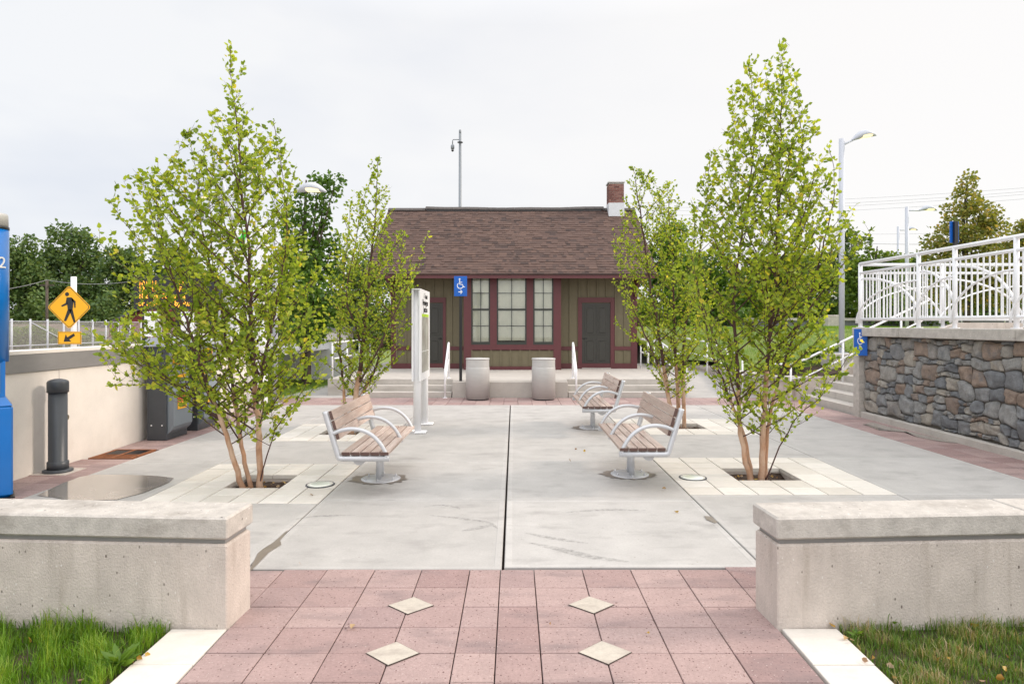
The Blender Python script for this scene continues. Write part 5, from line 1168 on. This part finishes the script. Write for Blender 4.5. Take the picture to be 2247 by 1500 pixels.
birch('birch at the right back, partly hiding the right corner of the station house', 11.8,
      [([(1478, 935, 0), (1466, 860, 0), (1450, 760, 0), (1430, 640, 0), (1412, 520, 0), (1398, 420, 0), (1390, 368, 0)], .05),
       ([(1492, 935, .1), (1490, 850, .1), (1484, 760, .1), (1480, 640, .1), (1475, 520, .1), (1466, 400, .1)], .05),
       ([(1501, 935, 0), (1500, 840, 0), (1502, 740, 0), (1520, 640, .1), (1530, 520, .2), (1528, 440, .2)], .045),
       ([(1466, 860, 0), (1430, 780, -.3), (1390, 700, -.4), (1355, 600, -.4), (1362, 480, -.3)], .026),
       ([(1490, 850, .1), (1530, 760, .4), (1556, 660, .5), (1562, 580, .5)], .024)],
      OL4, .05, .055, step=.098, dens=.85)
def tree(name, label, x, y, z0, blobs, nleaf, size, m, trunk_r=.2, group=None, bark='bark2', trunk_top=None, cat='tree', limbs=True, seedoff=0):
    """blobs: (dx, dy, z, rx, ry, rz) relative to the tree base"""
    t = thing(name, label, cat, (x, y, z0), group=group)
    mb = MB(); zb = max(b_[2] for b_ in blobs) if trunk_top is None else trunk_top
    mb.tube(smoothpts([(0, 0, -.2), (.1 * trunk_r, 0, zb * .35), (-.5 * trunk_r, .1, zb * .7), (0, 0, zb)], 3), [trunk_r * (1 - .85 * i / 9) for i in range(10)], 8)
    if limbs:
        for b_ in blobs:
            st = Vector((0, 0, max(.15 * zb, b_[2] * .45))); en = Vector(b_[:3]); mb.tube([st, st.lerp(en, .5) + Vector((0, 0, .1 * b_[5])), en], [trunk_r * .35, trunk_r * .22, trunk_r * .08], 5, cap=False)
    mb.build('trunk', bark, t)
    kids = []
    for b_ in blobs:
        for q in range(6):
            v = Vector((random.gauss(0, 1), random.gauss(0, 1), random.gauss(.25, 1))).normalized(); s_ = random.uniform(.28, .5)
            kids.append((b_[0] + v.x * b_[3] * .85, b_[1] + v.y * b_[4] * .85, b_[2] + v.z * b_[5] * .85, b_[3] * s_, b_[4] * s_, b_[5] * s_))
    blobs = [(x_, y_, z_, p * .86, q * .86, r_ * .86) for (x_, y_, z_, p, q, r_) in blobs] + kids
    vol = np.array([b_[3] * b_[4] * b_[5] for b_ in blobs]) ** .72; pick = RNG.choice(len(blobs), nleaf, p=vol / vol.sum()); B = np.array(blobs)[pick]
    d = RNG.normal(size=(nleaf, 3)); d /= np.linalg.norm(d, axis=1)[:, None]; rad = RNG.uniform(.25, 1, nleaf) ** .5
    # clumps: leaves gather in bunches on each blob
    nc = max(8, nleaf // 45); cd = RNG.normal(size=(nc, 3)); cd /= np.linalg.norm(cd, axis=1)[:, None]; ci = RNG.integers(0, nc, nleaf); crad = RNG.uniform(.45, 1.18, nc)
    d2 = cd[ci] * crad[ci][:, None] + d * .2; use = RNG.uniform(0, 1, nleaf) < .75
    off = np.where(use[:, None], d2, d * rad[:, None])
    pos = B[:, :3] + off * B[:, 3:6]
    dirs = d + np.array([0, 0, -.2]) + RNG.normal(0, .4, (nleaf, 3)); r = np.clip(.45 + .2 * d[:, 2] * 0 + RNG.normal(0, .2, nleaf) + .18 * RNG.normal(size=nc)[ci], 0, 1)
    leaves('crown' , pos, dirs, RNG.uniform(.6, 1.2, nleaf) * size, r, m, t, w=.42); return t
def pxt(px, Y): return (px - VX) / F_PX * Y
def bl(lst, px0, Y, z0):            # blobs given as (px, py, rpx, rpy, dy)
    k = Y / F_PX; return [((a - px0) * k, e, EYE + (VY - b_) * k - z0, c * k, c * k * .9, d * k) for (a, b_, c, d, e) in lst]
def TT(name, label, px0, Y, z0, lst, n, size, m, tr, **kw): return tree(name, label, pxt(px0, Y), Y, z0, bl(lst, px0, Y, z0), n, size, m, tr, **kw)
# dark pear tree behind the left lamp
TT('columnar_tree', 'dark green upright tree with forked top right of the left lamp', 672, 20, 0,
   [(672, 640, 62, 60, 0), (655, 560, 48, 50, 0), (690, 560, 40, 50, 0), (640, 500, 28, 40, 0), (690, 480, 30, 42, 0), (712, 440, 30, 30, 0), (735, 402, 22, 26, 0), (700, 395, 22, 18, 0), (660, 440, 22, 30, 0), (735, 530, 24, 26, 0), (745, 590, 28, 40, 0), (620, 620, 30, 50, 0), (600, 690, 30, 40, 0), (720, 680, 40, 40, 0), (672, 720, 60, 34, 0)], 6200, .13, 'leafB', .16)
# far left wood edge, each crown its own tree
TT('broadleaf_tree', 'round topped dark tree, highest of the trees on the far left', 148, 82, .5, [(148, 545, 58, 42, 0), (120, 590, 50, 40, 2), (185, 585, 45, 40, 0), (150, 640, 70, 50, -2), (200, 540, 14, 30, 0), (150, 690, 60, 40, -2)], 9000, .42, 'leafC', .5, group='trees beyond the fence on the far left')
TT('broadleaf_tree', 'shaggy dark tree at the left edge beside the blue tower', 45, 76, .5, [(40, 555, 35, 38, 0), (20, 600, 45, 50, 0), (68, 610, 40, 50, 0), (40, 670, 60, 45, 0), (90, 660, 30, 50, 1)], 8000, .38, 'leafC', .45, group='trees beyond the fence on the far left')
TT('broadleaf_tree', 'dark tree between the round topped tree and the left front birch', 262, 80, .5, [(262, 575, 36, 36, 0), (240, 620, 40, 40, 0), (290, 610, 42, 44, 0), (262, 670, 60, 45, 0), (220, 680, 40, 40, 0)], 7500, .4, 'leafC', .45, group='trees beyond the fence on the far left')
TT('broadleaf_tree', 'wide dark tree behind the departure board and the left front birch', 372, 84, .5, [(372, 590, 50, 50, 0), (430, 630, 50, 50, 0), (330, 640, 50, 50, 0), (400, 680, 90, 40, 0)], 7000, .42, 'leafC', .45, group='trees beyond the fence on the far left')
TT('broadleaf_tree', 'low dark tree behind the pale ramp wall', 560, 60, 0, [(520, 700, 50, 36, 0), (590, 690, 50, 40, 0), (640, 700, 50, 40, 0)], 5000, .3, 'leafC', .3)
TT('broadleaf_tree', 'dark tree seen between the left back birch and the station house', 770, 48, 0, [(760, 640, 50, 50, 0), (800, 600, 46, 50, 0), (840, 640, 50, 60, 0), (720, 690, 50, 40, 0), (800, 710, 70, 40, 0), (860, 590, 30, 40, 0)], 8000, .24, 'leafC', .3)
TT('shrub', 'pale green shrub behind the mesh fence at the far left', 60, 42, -.2, [(45, 748, 40, 22, 0), (90, 742, 34, 26, 0), (20, 735, 24, 20, 0), (120, 752, 30, 20, 0)], 4500, .16, 'leafE', .05, cat='shrub', limbs=False)
TT('shrub', 'pale green shrub behind the crossing sign arrow plate', 190, 44, -.2, [(175, 752, 36, 18, 0), (210, 758, 30, 14, 0)], 2200, .16, 'leafE', .05, cat='shrub', limbs=False)
# right background
TT('pear_shaped_tree', 'olive green pear shaped tree above the terrace railing', 2122, 24, 1.6,
   [(2122, 400, 20, 26, 0), (2120, 440, 34, 28, 0), (2098, 470, 34, 26, 0), (2150, 462, 36, 26, 0), (2085, 520, 50, 34, 0), (2150, 510, 46, 36, 0), (2120, 560, 66, 36, 0), (2185, 500, 26, 26, 0), (2060, 560, 34, 30, 0), (2190, 560, 34, 34, 0), (2110, 610, 80, 34, 0), (2090, 655, 70, 30, 0), (2180, 640, 50, 40, 0)], 9000, .125, 'leafD', .12)
TT('pear_shaped_tree', 'olive green tree cut by the right edge of the frame', 2262, 22, 1.6, [(2262, 500, 26, 30, 0), (2232, 540, 36, 30, 0), (2270, 570, 50, 40, 0), (2230, 610, 44, 36, 0), (2240, 660, 44, 30, 0)], 5000, .125, 'leafD', .12)
TT('broadleaf_tree', 'yellow green tree behind the left end of the terrace railing', 1925, 34, 1.6, [(1925, 575, 40, 26, 0), (1890, 600, 36, 30, 0), (1960, 600, 36, 30, 0), (1925, 640, 66, 40, 0), (1905, 540, 10, 26, 0)], 6500, .17, 'leafE', .15, group='background trees on the right')
TT('broadleaf_tree', 'dark tree between the tall street lamp and the terrace railing', 2000, 42, 1.6, [(2000, 590, 40, 30, 0), (1975, 640, 50, 40, 0), (2040, 630, 50, 40, 0), (2000, 680, 80, 30, 0)], 5500, .22, 'leafC', .2, group='background trees on the right')
TT('broadleaf_tree', 'dark green tree behind the tallest birch and the tall lamp', 1800, 52, 1.6, [(1800, 590, 50, 40, 0), (1860, 580, 40, 44, 0), (1760, 610, 44, 40, 0), (1830, 650, 80, 40, 0), (1866, 530, 20, 30, 0)], 8000, .26, 'leafC', .25, group='background trees on the right')
TT('broadleaf_tree', 'mid green tree behind the right stems of the tallest birch', 1690, 46, 1.6, [(1690, 600, 50, 34, 0), (1650, 640, 50, 40, 0), (1730, 640, 50, 40, 0)], 6000, .24, 'leafB', .22, group='background trees on the right')
TT('broadleaf_tree', 'green tree rising between the two right hand birches', 1560, 44, 1.2, [(1560, 590, 50, 44, 0), (1600, 640, 50, 40, 0), (1520, 630, 44, 44, 0), (1560, 690, 80, 30, 0)], 7000, .22, 'leafB', .22, group='background trees on the right')
TT('broadleaf_tree', 'green tree just behind the right gable of the station house', 1470, 42, .8, [(1470, 520, 40, 34, 0), (1450, 580, 50, 44, 0), (1500, 590, 44, 44, 0), (1470, 660, 66, 50, 0)], 7500, .22, 'leafB', .22, group='background trees on the right')
TT('broadleaf_tree', 'dark tree at the far right behind the terrace railings', 2160, 48, 1.6, [(2120, 640, 60, 40, 0), (2200, 640, 60, 44, 0), (2260, 630, 50, 50, 0), (2160, 680, 90, 30, 0)], 6000, .24, 'leafC', .25, group='background trees on the right')
TT('shrub', 'leafy green shrub at the foot of the side stairs bed', 1815, 17.6, .9, [(1800, 772, 26, 14, 0), (1835, 776, 22, 14, 0), (1770, 778, 20, 10, 0)], 1800, .07, 'leafE', .02, cat='shrub', limbs=False)
TT('shrub', 'small dark shrub in the mulch bed beside the curved wall', 1745, 16.9, .6, [(1745, 800, 22, 12, 0), (1722, 806, 14, 9, 0)], 1000, .06, 'leafB', .02, cat='shrub', limbs=False)
TT('young_tree', 'thin young tree on the grass slope behind the tallest birch', 1752, 22, 1.3, [(1752, 640, 34, 34, 0), (1740, 600, 24, 30, 0), (1765, 590, 22, 30, 0)], 2200, .09, 'leafE', .06)

# low growth that closes the gaps under the far trees
def undergrowth(label, x0, x1, Y, z0, h, n, size, m):
    x = RNG.uniform(x0, x1, n); top = h * (.65 + .25 * np.sin(x * .9) + .2 * np.sin(x * 2.3 + 1) + .1 * np.sin(x * 6.1)); z = z0 + top * RNG.uniform(0, 1, n) ** .7; y = Y + RNG.uniform(-1.5, 1.5, n)
    return tag(leaves('undergrowth', np.stack([x, y, z], 1), RNG.normal(size=(n, 3)), RNG.uniform(.6, 1.2, n) * size, RNG.uniform(.1, .9, n), m, w=.45), label, kind='stuff')
undergrowth('bushy green growth along the far edge of the right lawn', 8, 60, 54, 1.2, 3.6, 26000, .34, 'leafE')
undergrowth('dark undergrowth below the trees on the far left', -75, -18, 74, .8, 4.5, 20000, .4, 'leafC')
undergrowth('dark growth behind the left lawn and the station house', -18, 2, 50, -.1, 3.4, 12000, .3, 'leafC')
